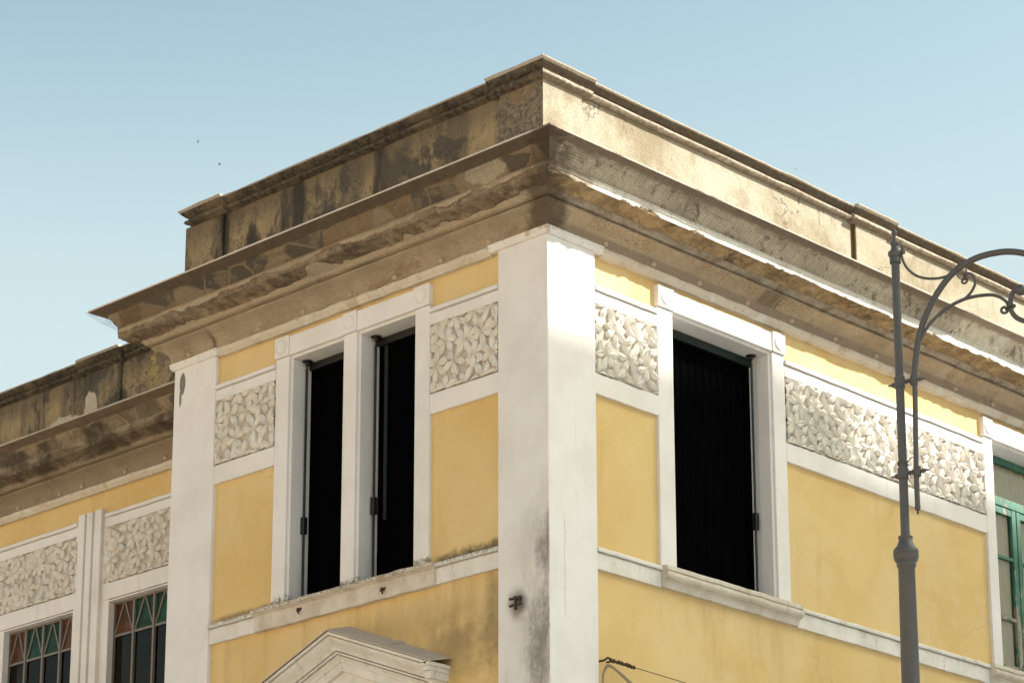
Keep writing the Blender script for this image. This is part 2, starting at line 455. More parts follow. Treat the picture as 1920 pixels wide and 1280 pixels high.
def mat_cornice(side):
    g = G("weathered_cornice_plaster_" + side)
    x, y, z = g.sep(g.pos)
    u, k, _ = g.sep(g.uv)
    torn = g.uvx("Torn")
    fine = g.m('SUBTRACT', g.noise(9, 7, 0.72), 0.5)
    grit = g.m('SUBTRACT', g.noise(34, 6, 0.75, off=(3, 1, 2)), 0.5)
    n1 = g.noise(7, 8, 0.72)
    n2 = g.noise(2.0, 7, 0.66, off=(7, 3, 1))
    n3 = g.noise(3.4, 7, 0.70, off=(5, 1, 1))
    tm = g.ss(g.m('ADD', torn, g.m('ADD', g.m('MULTIPLY', fine, 0.5), g.m('MULTIPLY', grit, 0.25))), -0.02, 0.06)
    edge = g.band(g.m('ADD', torn, g.m('MULTIPLY', fine, 0.5)), -0.10, 0.0, 0.04, 0.16)
    if side == "right":
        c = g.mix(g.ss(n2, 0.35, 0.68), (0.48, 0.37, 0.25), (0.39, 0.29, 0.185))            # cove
        c = g.mix(g.ss(g.m('ADD', k, g.m('MULTIPLY', fine, 0.9)), 1.9, 1.3), c, g.mix(n1, (0.27, 0.20, 0.14), (0.37, 0.285, 0.205)))
        crumb = g.mul(g.band(k, 2.0, 2.8, 3.9, 4.3), g.ss(g.noise(1.6, 3, off=(2, 0, 0)), 0.46, 0.56), g.ss(g.noise(38, 5, 0.75), 0.46, 0.58))
        c = g.mix(g.mul(crumb, 0.8), c, (0.27, 0.185, 0.095))
        lost = g.mul(g.band(k, 1.2, 1.7, 4.2, 4.6), g.ss(g.m('ADD', g.noise(1.15, 5, 0.6, vec=g.comb(u, 0.0, 6.3)), g.m('MULTIPLY', fine, 0.05)), 0.60, 0.62))
        c = g.mix(lost, c, g.mix(n1, (0.16, 0.115, 0.075), (0.30, 0.22, 0.14)))
        roll = g.mix(g.ss(n1, 0.4, 0.65), (0.40, 0.335, 0.26), (0.24, 0.18, 0.12))
        c = g.mix(g.ss(k, 4.6, 4.9), c, roll)
        white = g.mix(g.ss(g.noise(5, 7, 0.7, off=(0, 0, 4)), 0.50, 0.68), (0.76, 0.72, 0.64), (0.58, 0.51, 0.41))
        c = g.mix(g.mul(g.ss(k, 12.2, 12.6), g.ss(u, 0.0, 0.35)), c, white)
        rough = g.mix(g.ss(n1, 0.34, 0.66), (0.22, 0.145, 0.075), (0.46, 0.325, 0.175))
        rough = g.mix(g.mul(g.ss(n3, 0.52, 0.66), 0.85), rough, (0.10, 0.068, 0.04))
        rough = g.mix(g.mul(g.ss(g.noise(4.4, 7, 0.7, off=(9, 1, 1)), 0.56, 0.68), 0.6), rough, (0.54, 0.42, 0.27))
        c = g.mix(tm, c, rough)
        c = g.mix(g.mul(edge, 0.5), c, (0.13, 0.09, 0.05))
        behind = g.mix(g.ss(n2, 0.38, 0.66), (0.80, 0.71, 0.56), (0.62, 0.53, 0.41))
        blot = g.ss(g.noise(5.0, 8, 0.74, off=(2, 8, 1), dist=1.0), 0.53, 0.61)
        behind = g.mix(g.mul(blot, 0.85), behind, (0.20, 0.165, 0.13))
        sm2 = g.ss(g.noise(2.2, 6, 0.7, st=(1, 1, 2.0), off=(0, 3, 9)), 0.50, 0.66)
        behind = g.mix(g.mul(sm2, 0.45), behind, (0.32, 0.255, 0.19))
        pale = g.mul(g.ss(g.noise(2.1, 6, 0.7, off=(12.2, 1, 3)), 0.58, 0.62), g.ss(u, 4.6, 5.6))
        behind = g.mix(pale, behind, (0.80, 0.77, 0.70))
        c = g.mix(g.ss(g.m('ADD', k, g.m('MULTIPLY', fine, 0.35)), 14.0, 14.12), c, behind)
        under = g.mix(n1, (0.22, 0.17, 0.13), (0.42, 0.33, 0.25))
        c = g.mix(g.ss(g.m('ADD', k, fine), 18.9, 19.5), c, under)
        c = g.mix(g.ss(k, 20.5, 20.9), c, (0.52, 0.40, 0.32))
        c = g.mix(g.ss(k, 21.8, 22.1), c, (0.5, 0.47, 0.42))
    else:
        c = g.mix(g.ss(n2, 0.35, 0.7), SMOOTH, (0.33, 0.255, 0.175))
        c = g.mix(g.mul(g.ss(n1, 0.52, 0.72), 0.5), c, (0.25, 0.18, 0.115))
        rub = g.mul(g.ss(g.noise(1.7, 6, 0.68, st=(1, 1, 2), off=(1, 9, 2)), 0.56, 0.63), g.ss(k, 3.6, 2.4))
        c = g.mix(g.mul(rub, 0.65), c, (0.26, 0.17, 0.10))
        c = g.mix(g.ss(k, 8.4, 9.0), c, g.mix(n1, (0.48, 0.395, 0.285), (0.37, 0.29, 0.20)))
        rough = g.mix(g.ss(n1, 0.34, 0.68), (0.14, 0.098, 0.062), (0.33, 0.25, 0.165))
        rough = g.mix(g.mul(g.ss(n3, 0.50, 0.64), 0.85), rough, (0.09, 0.067, 0.046))
        rough = g.mix(g.mul(g.ss(g.noise(4.0, 7, 0.72, off=(9, 1, 1)), 0.55, 0.66), 0.65), rough, (0.42, 0.335, 0.23))
        c = g.mix(tm, c, rough)
        c = g.mix(g.mul(edge, 0.65), c, (0.085, 0.06, 0.04))
        c = g.mix(g.mul(g.ss(k, 12.8, 13.6), g.ss(n2, 0.42, 0.6), 0.6), c, (0.34, 0.27, 0.18))
        # rubble stones where the plaster has gone
        uu = g.m('ADD', u, g.m('MULTIPLY', fine, 0.05))
        vec = g.comb(g.m('MULTIPLY', uu, 3.1), g.m('MULTIPLY', k, 0.16), 0.0)
        sv = g.n("ShaderNodeTexVoronoi"); sv.voronoi_dimensions = '2D'
        g.ln(vec, sv.inputs["Vector"]); sv.inputs["Scale"].default_value = 1.0
        stone = g.ramp(g.sep(sv.outputs["Color"])[0], [(0.0, (0.125, 0.11, 0.092)), (0.22, (0.33, 0.235, 0.145)), (0.38, (0.165, 0.138, 0.105)),
                       (0.52, (0.40, 0.32, 0.215)), (0.7, (0.26, 0.175, 0.105)), (0.84, (0.15, 0.13, 0.105))], const=True)
        ed = g.n("ShaderNodeTexVoronoi"); ed.voronoi_dimensions = '2D'; ed.feature = 'DISTANCE_TO_EDGE'
        g.ln(vec, ed.inputs["Vector"]); ed.inputs["Scale"].default_value = 1.0
        stone = g.mix(g.ss(g.m('ADD', ed.outputs["Distance"], g.m('MULTIPLY', fine, 0.10)), 0.06, 0.025), stone, (0.33, 0.255, 0.17))
        stone = g.mix(g.mul(g.ss(n3, 0.50, 0.60), 0.6), stone, (0.36, 0.285, 0.19))
        sm = g.ss(g.m('ADD', k, g.m('MULTIPLY', fine, 0.5)), 14.25, 14.4)
        c = g.mix(sm, c, stone)
        if side == "left":
            rn = g.mul(g.ss(g.m('ABSOLUTE', g.m('SUBTRACT', g.m('ADD', y, g.m('MULTIPLY', fine, 0.06)), 4.785)), 0.045, 0.015), g.ss(z, 12.03, 11.9))
            c = g.mix(g.mul(rn, 0.75), c, (0.10, 0.075, 0.05))
            bl = g.mul(spot(g, (-0.47, 0.36, 12.31), (0.3, 0.26, 0.10), 0.2, 5, 0.9), g.ss(k, 14.0, 14.2))
            c = g.mix(bl, c, (0.62, 0.53, 0.40))
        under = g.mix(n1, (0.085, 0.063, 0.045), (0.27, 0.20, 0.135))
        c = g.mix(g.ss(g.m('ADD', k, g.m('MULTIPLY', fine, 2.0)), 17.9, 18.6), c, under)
        c = g.mix(g.ss(k, 20.6, 20.9), c, g.mix(n2, (0.80, 0.72, 0.64), (0.58, 0.48, 0.40)))  # sun catching the lip, painted in as a pale edge
        if side == "wing":
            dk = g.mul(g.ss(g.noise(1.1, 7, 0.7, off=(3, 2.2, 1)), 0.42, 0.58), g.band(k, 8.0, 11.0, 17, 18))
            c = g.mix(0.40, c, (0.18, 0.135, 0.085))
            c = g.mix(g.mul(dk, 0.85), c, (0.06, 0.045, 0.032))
    # dirt runs across the mouldings
    run = g.ss(g.noise(1.9, 7, 0.72, vec=g.comb(g.m('ADD', u, g.m('MULTIPLY', fine, 0.10)), g.m('MULTIPLY', k, 0.012), 8.0)), 0.56, 0.64)
    c = g.mix(g.mul(run, g.ss(k, 19.0, 12.0), g.ss(n1, 0.36, 0.6), 0.45), c, (0.115, 0.085, 0.058))
    if side != "wing":
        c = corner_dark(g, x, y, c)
    c = g.grain(c, 0.42, 60)
    h = g.m('ADD', g.noise(26, 7, 0.75), g.m('MULTIPLY', g.noise(9, 5, 0.65), 1.5))
    return g.out(c, 0.92, g.bump(h, 0.8, 0.014))

def mat_parapet(name, lit):
    g = G(name)
    x, y, z = g.sep(g.pos)
    n2 = g.noise(1.1, 6, 0.62)
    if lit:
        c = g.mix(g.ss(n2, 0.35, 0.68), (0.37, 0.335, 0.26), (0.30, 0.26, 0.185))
        gs = g.ss(g.noise(1.0, 7, 0.68, st=(1, 1, 0.8), off=(3.0, 2, 5)), 0.45, 0.60)
        c = g.mix(g.mul(gs, 0.8), c, (0.22, 0.175, 0.11))
        st = g.ss(g.noise(4.2, 6, 0.66, st=(1, 1, 0.28), off=(1, 0, 7)), 0.52, 0.70)
        c = g.mix(g.mul(st, g.ss(g.noise(0.8, 2, off=(4, 4, 1)), 0.42, 0.6), 0.7), c, (0.17, 0.13, 0.08))
        lich = g.ss(g.noise(24, 5, 0.72), 0.56, 0.66)
        near = g.m('MAXIMUM', g.ss(g.noise(1.3, 4, off=(0, 3, 2)), 0.55, 0.68), g.ss(x, 0.12, 0.0))
        c = g.mix(g.mul(lich, near, 0.7), c, (0.14, 0.11, 0.065))
        pale = g.ss(g.noise(19, 5, 0.7, off=(4, 0, 0)), 0.60, 0.68)
        c = g.mix(g.mul(pale, g.ss(g.noise(1.2, 3, off=(7, 0, 2)), 0.45, 0.6), 0.6), c, (0.50, 0.46, 0.37))
        # rusty run at the joint of the second pier
        run = g.mul(g.ss(g.m('ABSOLUTE', g.m('SUBTRACT', x, g.m('ADD', 5.01, g.m('MULTIPLY', g.noise(3), 0.02)))), 0.035, 0.01), g.ss(z, 12.5, 13.1), 0.85)
        c = g.mix(run, c, (0.13, 0.075, 0.02))
        e = g.vor(0.9, vec=g.vadd(g.pos, g.scale(g.comb(g.noise(3.5, 4), g.noise(3.5, off=(5, 0, 0)), g.noise(3.5, off=(0, 5, 0))), (0.8, 0.8, 0.8))), feature='DISTANCE_TO_EDGE')
        c = g.mix(g.mul(g.ss(e, 0.016, 0.004), g.ss(g.noise(0.9, 2, off=(1, 1, 0)), 0.48, 0.56), 0.8), c, (0.13, 0.10, 0.07))
    else:
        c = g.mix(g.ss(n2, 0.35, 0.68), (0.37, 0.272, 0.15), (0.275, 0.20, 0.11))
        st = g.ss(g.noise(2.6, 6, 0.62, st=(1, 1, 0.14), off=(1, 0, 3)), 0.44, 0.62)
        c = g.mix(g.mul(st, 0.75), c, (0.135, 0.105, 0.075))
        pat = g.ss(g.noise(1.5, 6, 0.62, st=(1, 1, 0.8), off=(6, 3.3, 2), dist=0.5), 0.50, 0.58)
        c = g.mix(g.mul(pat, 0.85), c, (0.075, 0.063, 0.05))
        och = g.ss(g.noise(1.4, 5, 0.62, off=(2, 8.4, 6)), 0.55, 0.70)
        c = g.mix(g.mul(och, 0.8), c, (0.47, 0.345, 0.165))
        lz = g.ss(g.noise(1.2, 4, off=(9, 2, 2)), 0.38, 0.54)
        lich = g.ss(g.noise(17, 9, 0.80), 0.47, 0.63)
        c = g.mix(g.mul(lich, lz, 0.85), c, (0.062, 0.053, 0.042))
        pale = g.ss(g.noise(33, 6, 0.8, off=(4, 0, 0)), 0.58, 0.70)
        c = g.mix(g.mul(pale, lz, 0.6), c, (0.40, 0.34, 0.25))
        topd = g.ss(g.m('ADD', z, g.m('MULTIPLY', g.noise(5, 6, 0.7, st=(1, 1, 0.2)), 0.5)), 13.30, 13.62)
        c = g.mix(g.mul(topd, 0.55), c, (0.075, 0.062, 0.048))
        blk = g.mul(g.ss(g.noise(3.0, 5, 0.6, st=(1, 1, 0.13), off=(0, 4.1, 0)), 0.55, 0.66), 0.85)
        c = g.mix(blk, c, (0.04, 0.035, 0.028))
        # roughcast lichen on the corner pier
        pier = g.mul(g.ss(y, 0.85, 0.70), g.ss(x, 0.3, 0.2))
        pc = g.mix(g.ss(g.noise(24, 9, 0.82, off=(1, 1, 1)), 0.38, 0.66), (0.055, 0.047, 0.037), (0.31, 0.25, 0.175))
        pc = g.mix(g.ss(g.noise(2.2, 4, off=(0, 1.2, 5)), 0.52, 0.68), pc, (0.26, 0.17, 0.085))
        c = g.mix(g.mul(pier, 0.8), c, pc)
        # fallen render on the wing
        wl = g.ss(x, 1.5, 1.7)
        d = g.m('MAXIMUM', spot(g, (2.21, 10.47, 12.70), (0.5, 0.46, 0.26), 0.08, 4, 0.45), spot(g, (2.21, 9.86, 12.80), (0.5, 0.17, 0.34), 0.08, 4, 0.4))
        c = g.mix(g.mul(wl, d), c, (0.50, 0.415, 0.32))
        ye = g.mul(wl, g.ss(g.m('ABSOLUTE', g.m('SUBTRACT', y, g.m('ADD', 8.64, g.m('MULTIPLY', g.noise(6), 0.08)))), 0.10, 0.04), g.ss(g.noise(20, 4, 0.7), 0.42, 0.6))
        c = g.mix(g.mul(ye, 0.9), c, (0.40, 0.33, 0.10))
    c = g.grain(c, 0.5, 65)
    h = g.m('ADD', g.noise(34, 6, 0.72), g.m('MULTIPLY', g.noise(8, 5, 0.65), 1.4))
    return g.out(c, 0.94, g.bump(h, 0.6, 0.012))

def mat_coping(name, lit):
    g = G(name)
    x, y, z = g.sep(g.pos)
    if lit:
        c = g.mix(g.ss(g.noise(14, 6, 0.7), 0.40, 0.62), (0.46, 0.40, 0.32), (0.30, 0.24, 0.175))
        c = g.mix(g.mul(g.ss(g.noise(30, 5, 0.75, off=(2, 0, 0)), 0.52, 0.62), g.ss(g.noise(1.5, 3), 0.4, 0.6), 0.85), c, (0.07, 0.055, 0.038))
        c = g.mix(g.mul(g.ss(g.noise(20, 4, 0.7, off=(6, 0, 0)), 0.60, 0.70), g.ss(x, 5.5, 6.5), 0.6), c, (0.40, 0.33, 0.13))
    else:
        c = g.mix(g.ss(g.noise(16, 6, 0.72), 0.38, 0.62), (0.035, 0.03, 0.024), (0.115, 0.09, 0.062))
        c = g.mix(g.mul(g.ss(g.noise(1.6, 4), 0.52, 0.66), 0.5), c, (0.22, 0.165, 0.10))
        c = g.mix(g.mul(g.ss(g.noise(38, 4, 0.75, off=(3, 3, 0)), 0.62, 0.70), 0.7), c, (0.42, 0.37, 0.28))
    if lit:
        c = g.mix(g.mul(g.band(z, 13.478, 13.49, 13.528, 13.542), 0.9), c, g.mix(g.noise(25, 4), (0.03, 0.022, 0.015), (0.09, 0.065, 0.042)))  # shadow under the slab, painted as a dark band by height
        low = g.ss(g.m('ADD', z, g.m('MULTIPLY', g.noise(9, 5, 0.7), 0.03)), 13.447, 13.43)  # shade on the underside of the roll, put into the colour
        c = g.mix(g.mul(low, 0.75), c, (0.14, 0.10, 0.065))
    top = g.ss(z, 13.538, 13.546)  # sunlit top edge of the coping, painted as a pale line
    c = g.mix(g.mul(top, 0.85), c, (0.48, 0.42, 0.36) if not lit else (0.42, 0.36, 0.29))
    c = g.grain(c, 0.5, 70)
    h = g.m('ADD', g.noise(40, 6, 0.72), g.m('MULTIPLY', g.noise(10, 5, 0.65), 1.4))
    return g.out(c, 0.94, g.bump(h, 0.6, 0.012))

def mat_sill(name, ca=(0.68, 0.62, 0.54), cb=(0.52, 0.45, 0.36)):
    """white painted stone, lichen black along the top edge"""
    g = G(name)
    x, y, z = g.sep(g.pos)
    c = g.mix(g.ss(g.noise(3, 6, 0.65), 0.35, 0.7), ca, cb)
    gr = g.mul(g.ss(g.noise(30, 6, 0.75), 0.44, 0.58), g.ss(g.m('ADD', z, g.m('MULTIPLY', g.noise(8), 0.03)), 8.765, 8.80))
    c = g.mix(g.mul(gr, g.ss(x, 0.3, 0.1), 0.7), c, (0.15, 0.125, 0.085))
    c = g.mix(g.mul(g.ss(g.noise(9, 6, 0.7, st=(1, 1, 0.4), off=(3, 0, 1)), 0.55, 0.7), 0.5), c, (0.36, 0.28, 0.19))
    h = g.m('ADD', g.noise(40, 6, 0.7), g.m('MULTIPLY', g.noise(10, 5, 0.65), 1.2))
    return g.out(c, 0.88, g.bump(h, 0.5, 0.008))

def mat_simple(name, col, rough=0.6, metal=0.0, var=0.25, scale=12, bump=0.15, spec=0.4):
    g = G(name)
    n = g.noise(scale, 5, 0.6)
    c = g.mix(n, tuple(a * (1 - var) for a in col), tuple(min(1, a * (1 + var)) for a in col))
    return g.out(c, rough, g.bump(g.noise(scale * 4, 4, 0.6), bump, 0.004), metal, spec)

M = {}
M['white'] = mat_white("white_painted_plaster")
M['trim'] = mat_white("white_painted_trim", (0.80, 0.765, 0.735), stains=False)
M['relief'] = mat_white("white_relief_plaster", (0.76, 0.71, 0.64), stains=False)
M['mould'] = mat_white("worn_cream_moulding", (0.64, 0.565, 0.46), stains=False)
M['relief_bed'] = mat_white("relief_bed_plaster", (0.54, 0.49, 0.42), stains=False)  # bed darker than the leaves: shade of the gaps put into the colour
M['yellow'] = mat_yellow()
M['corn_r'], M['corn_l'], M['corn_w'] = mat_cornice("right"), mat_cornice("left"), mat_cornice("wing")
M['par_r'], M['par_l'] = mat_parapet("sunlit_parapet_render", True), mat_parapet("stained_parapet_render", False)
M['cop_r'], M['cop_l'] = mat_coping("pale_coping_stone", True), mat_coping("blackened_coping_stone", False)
M['sill'] = mat_sill("sill_stone")
M['course'] = mat_sill("string_course_paint", (0.77, 0.74, 0.69), (0.66, 0.62, 0.55))
def mat_iron():
    g = G("dark_grey_cast_iron_paint")
    c = g.mix(g.noise(5, 5, 0.65), (0.066, 0.063, 0.062), (0.088, 0.084, 0.083))
    c = g.mix(g.mul(g.ss(g.noise(10, 6, 0.75, st=(1, 1, 0.35)), 0.60, 0.68), 0.6), c, (0.055, 0.040, 0.032))
    c = g.mix(g.mul(g.ss(g.noise(24, 5, 0.75, off=(2, 2, 2)), 0.64, 0.70), 0.5), c, (0.17, 0.155, 0.145))
    return g.out(c, g.m('ADD', 0.30, g.m('MULTIPLY', g.noise(14, 4), 0.25)), g.bump(g.noise(40, 5, 0.7), 0.25, 0.004), 0.0, 0.5)
M['iron'] = mat_iron()
M['black'] = mat_simple("black_metal", (0.012, 0.012, 0.013), 0.45)
M['rod'] = mat_simple("dark_steel_rod", (0.05, 0.05, 0.052), 0.25, 0.9, 0.1)
M['rust'] = mat_simple("rusty_iron", (0.06, 0.035, 0.022), 0.8, 0.0, 0.5, 25, 0.4)
M['cloth'] = mat_simple("black_cloth", (0.0020, 0.0020, 0.0024), 1.0, 0.0, 0.3, 4, 0.1, 0.0)
M['darkgreen'] = mat_simple("dark_green_paint", (0.007, 0.017, 0.015), 0.5)
M['net'] = mat_simple("brown_net_cord", (0.13, 0.095, 0.07), 0.8, 0.0, 0.3, 5, 0.0, 0.1)
M['netb'] = mat_simple("dark_net_cord", (0.10, 0.075, 0.055), 0.8, 0.0, 0.3, 5, 0.0, 0.1)
M['lead'] = mat_simple("weathered_lead_sheet", (0.52, 0.43, 0.35), 0.7, 0.0, 0.15, 4, 0.2)
M['cable'] = mat_simple("grey_brown_cable", (0.30, 0.22, 0.15), 0.7)
M['wire'] = mat_simple("dark_wire", (0.09, 0.065, 0.045), 0.6)
M['mullion'] = mat_simple("grey_brown_window_bar", (0.20, 0.175, 0.155), 0.6, 0.0, 0.25, 20)
M['curtain'] = mat_simple("cream_curtain", (0.74, 0.67, 0.52), 0.9, 0.0, 0.15, 3)
M['bird'] = mat_simple("dark_feathers", (0.03, 0.028, 0.03), 0.8)
M['roof'] = mat_simple("flat_roof_felt", (0.25, 0.22, 0.19), 0.9)

def mat_glass(name, tintc, refl=0.9):
    g = G(name)
    tr = g.n("ShaderNodeBsdfTransparent"); tr.inputs[0].default_value = (*tintc, 1)
    gl = g.n("ShaderNodeBsdfGlossy"); gl.inputs["Roughness"].default_value = 0.03
    gl.inputs[0].default_value = (refl, refl, refl * 0.94, 1)
    g.ln(g.bump(g.noise(2.2, 2), 0.06, 0.02), gl.inputs["Normal"])
    fr = g.n("ShaderNodeFresnel"); fr.inputs[0].default_value = 1.5
    mx = g.n("ShaderNodeMixShader")
    g.ln(g.m('ADD', fr.outputs[0], 0.04), mx.inputs[0]); g.ln(tr.outputs[0], mx.inputs[1]); g.ln(gl.outputs[0], mx.inputs[2])
    g.ln(mx.outputs[0], g.outn.inputs[0])
    return g.mat
M['glass'] = mat_glass("clear_window_glass", (0.92, 0.92, 0.88), 0.6)
M['glass_dim'] = mat_glass("dusty_window_glass", (0.40, 0.38, 0.29), 0.25)
def mat_tinted(name, col):
    g = G(name)
    c = g.mix(g.ss(g.noise(5, 6, 0.7), 0.35, 0.65), tuple(a * 0.5 for a in col), tuple(a * 1.35 for a in col))
    return g.out(c, 0.3, g.bump(g.noise(9, 3), 0.15, 0.01), 0.0, 0.15)
M['amber'] = mat_tinted("amber_glass", (0.095, 0.036, 0.012))
M['emerald'] = mat_tinted("green_glass", (0.010, 0.046, 0.024))

def mat_peeling():
    g = G("peeling_green_paint")
    x, y, z = g.sep(g.pos)
    c = g.mix(g.ss(g.noise(4, 5, 0.6), 0.35, 0.7), (0.026, 0.115, 0.075), (0.052, 0.18, 0.118))
    wood = g.mix(g.noise(30, 5, 0.65, st=(1, 1, 0.2)), (0.16, 0.13, 0.10), (0.38, 0.33, 0.27))
    low = g.ss(z, 10.2, 9.4)
    pe = g.m('ADD', g.noise(12, 6, 0.68, st=(1, 1, 0.35)), g.m('MULTIPLY', low, 0.16))
    c = g.mix(g.ss(pe, 0.60, 0.64), c, wood)
    h = g.m('ADD', g.noise(12, 6, 0.68, st=(1, 1, 0.35)), g.noise(50, 4))
    return g.out(c, 0.5, g.bump(h, 0.4, 0.006), 0, 0.4)
M['peel'] = mat_peeling()

def mat_pave():
    g = G("warm_stone_paving")
    x, y, z = g.sep(g.pos)
    br = g.n("ShaderNodeTexBrick"); g.ln(g.pos, br.inputs["Vector"])
    br.inputs["Scale"].default_value = 0.9
    for i, c in zip((1, 2, 3), ((0.46, 0.405, 0.33), (0.41, 0.36, 0.29), (0.22, 0.19, 0.16))): br.inputs[i].default_value = (*c, 1)
    br.inputs["Mortar Size"].default_value = 0.012
    c = g.mix(g.mul(g.ss(g.noise(0.6, 5), 0.4, 0.7), 0.4), br.outputs[0], (0.33, 0.285, 0.23))
    return g.out(c, 0.85, g.bump(g.noise(20, 5), 0.3, 0.01))
M['pave'] = mat_pave()
M['asphalt'] = mat_simple("pale_concrete_road", (0.46, 0.475, 0.49), 0.9, 0.0, 0.25, 8, 0.4)
M['kerb'] = mat_simple("kerb_stone", (0.46, 0.465, 0.47), 0.85)

# ------------------------------------------------------------------ ground
gm = MB(); gm.box(FI, -400, 500, -400, 500, -0.5, -0.13)
tag(gm.build("ground", M['pave']), kind="structure")
rm = MB(); rm.box(FI, -5.0, 120, -16.9, -6.5, -0.13 + 0.004, -0.13 + 0.008)
tag(rm.build("road", M['asphalt']), kind="structure")
pm = MB(); pm.box(FI, -6.0, 60, -6.0, -0.03, -0.129, 0.0); pm.box(FI, -6.0, -0.03, -0.029, 30, -0.129, 0.0)
tag(pm.build("pavement", M['kerb']), kind="structure")
km = MB(); km.sweep(FI, [(-6.2, -0.128), (-6.004, -0.128), (-6.004, 0.004), (-6.19, 0.004)], -6.2, 60, 1.0)
tag(km.build("kerb", M['kerb'], bevel=0.01), kind="structure")

# ------------------------------------------------------------------ the building
B = empty("corner_building", (0, 0, 0))
tag(B, "yellow stucco corner building with white pilasters, leaf friezes and a crumbling cornice", "building")
WP = -0.05                                   # yellow wall plane, behind the pilaster face
XR, YW = 13.0, 16.0                          # where the right facade and the wing end
Z_MB, Z_MT = 11.72, 11.80

def wall(F, u0, u1, holes, p_front, z0=0.0, z1=Z_MT, th=0.35, name="wall"):
    """one wall slab with openings: holes = [(u0,u1,z0,z1)]"""
    us = sorted({u0, u1, *[h[0] for h in holes], *[h[1] for h in holes]})
    zs = sorted({z0, z1, *[h[2] for h in holes], *[h[3] for h in holes]})
    def solid(i, j):
        if i < 0 or j < 0 or i >= len(us) - 1 or j >= len(zs) - 1: return False
        cu, cz = (us[i] + us[i + 1]) / 2, (zs[j] + zs[j + 1]) / 2
        return not any(h[0] < cu < h[1] and h[2] < cz < h[3] for h in holes)
    mb = MB(); ids = {}
    def vid(i, j, b):
        if (i, j, b) not in ids:
            ids[(i, j, b)] = len(mb.v)
            mb.v.append(F(us[i], p_front if b == 0 else p_front - th, zs[j])); mb.uv.append((us[i], zs[j]))
        return ids[(i, j, b)]
    def face(*q):
        mb.f.append(q); mb.fm.append(0)
    for i in range(len(us) - 1):
        for j in range(len(zs) - 1):
            if not solid(i, j): continue
            for b in (0, 1):
                face(vid(i, j, b), vid(i + 1, j, b), vid(i + 1, j + 1, b), vid(i, j + 1, b))
            for di, dj, e in ((-1, 0, ((i, j), (i, j + 1))), (1, 0, ((i + 1, j), (i + 1, j + 1))), (0, -1, ((i, j), (i + 1, j))), (0, 1, ((i, j + 1), (i + 1, j + 1)))):
                if not solid(i + di, j + dj):
                    (a, b1), (c, d) = e
                    face(vid(a, b1, 0), vid(c, d, 0), vid(c, d, 1), vid(a, b1, 1))
    return mb.build(name, M['yellow'], B)

R1 = (1.81, 3.37, 8.80, 11.45)               # single black window, right facade
R2 = (7.30, 8.90, 8.80, 11.45)               # green casement
R3 = (10.6, 12.2, 8.80, 11.45)
L1 = (1.79, 2.626, 8.80, 11.45)
L2 = (2.82, 3.645, 8.80, 11.45)
wall(FR, 0.6, XR, [R1, R2], WP)
wall(FL, 0.6, 4.85, [L1, L2, (1.85, 3.57, 2.2, 7.30)], WP)
WW1 = (8.09, 9.20, 6.9, 10.30)
WW2 = (9.90, 11.30, 6.9, 10.30)
WW3 = (12.0, 13.1, 6.9, 10.30)
wall(FW, 5.6, YW, [WW1, WW2, WW3], WP)
wall(FE, 0.55, WX + 0.2, [], WP)

rf = MB(); rf.box(FI, 0.42, XR - 0.02, 0.42, 5.42, 12.02, 12.06); rf.box(FI, WX + 0.45, XR - 0.02, 5.43, YW - 0.02, 12.02, 12.06)
rf.build("roof", M['roof'], B)
back = MB(); back.box(FI, XR - 0.3, XR, 0.3, YW, 0, 11.9)
back.build("wall", M['yellow'], B)
back = MB(); back.box(FI, WX + 0.4, XR - 0.31, YW - 0.3, YW, 0, 11.9)
back.build("wall", M['yellow'], B)

# pilasters and their capitals
pil = MB(); pil.box(FI, 0, 0.667, 0, 0.650, 0, Z_MT - 0.06)
P1 = pil.build("pilaster", M['white'], B, bevel=0.012)
pil = MB(); pil.box(FI, 0, 0.55, 4.797, WY, 0, Z_MT - 0.06)
P2 = pil.build("pilaster", M['white'], B, bevel=0.012)
CAP = [(-0.04, 11.735), (0.022, 11.735), (0.022, 11.748), (0.032, 11.752), (0.036, 11.757), (0.040, 11.768), (0.038, 11.785), (0.044, 11.790), (0.046, 11.804), (-0.04, 11.812)]
cp = MB()
cp.sweep(FR, CAP, 0.0, 0.755, 0.06, m0=-1, jit=0.004)
cp.sweep(FL, CAP, 0.0, 0.742, 0.06, m0=-1, jit=0.004)
cp.build("capital", M['trim'], P1, smooth=True)
cp = MB()
cp.sweep(FL, CAP, 4.75, WY, 0.06, m1=1, jit=0.004)
cp.sweep(FE, CAP, 0.0, 0.6, 0.06, m0=-1, jit=0.004)
cp.build("capital", M['trim'], P2, smooth=True)

MOUL = [(WP - 0.03, 11.715), (0.005, 11.715), (0.008, 11.728), (0.016, 11.735), (0.030, 11.748), (0.040, 11.765), (0.042, 11.790), (0.03, 11.803), (WP - 0.03, 11.806)]
for F, a, b, m in ((FR, 0.757, XR, 'mould'), (FL, 0.744, 4.748, 'mould'), (FW, WY + 0.02, YW, 'mould')):
    mo = MB(); mo.sweep(F, MOUL, a, b, 0.06, jit=0.007, fq=5)
    mo.build("moulding", M[m], B, smooth=True)

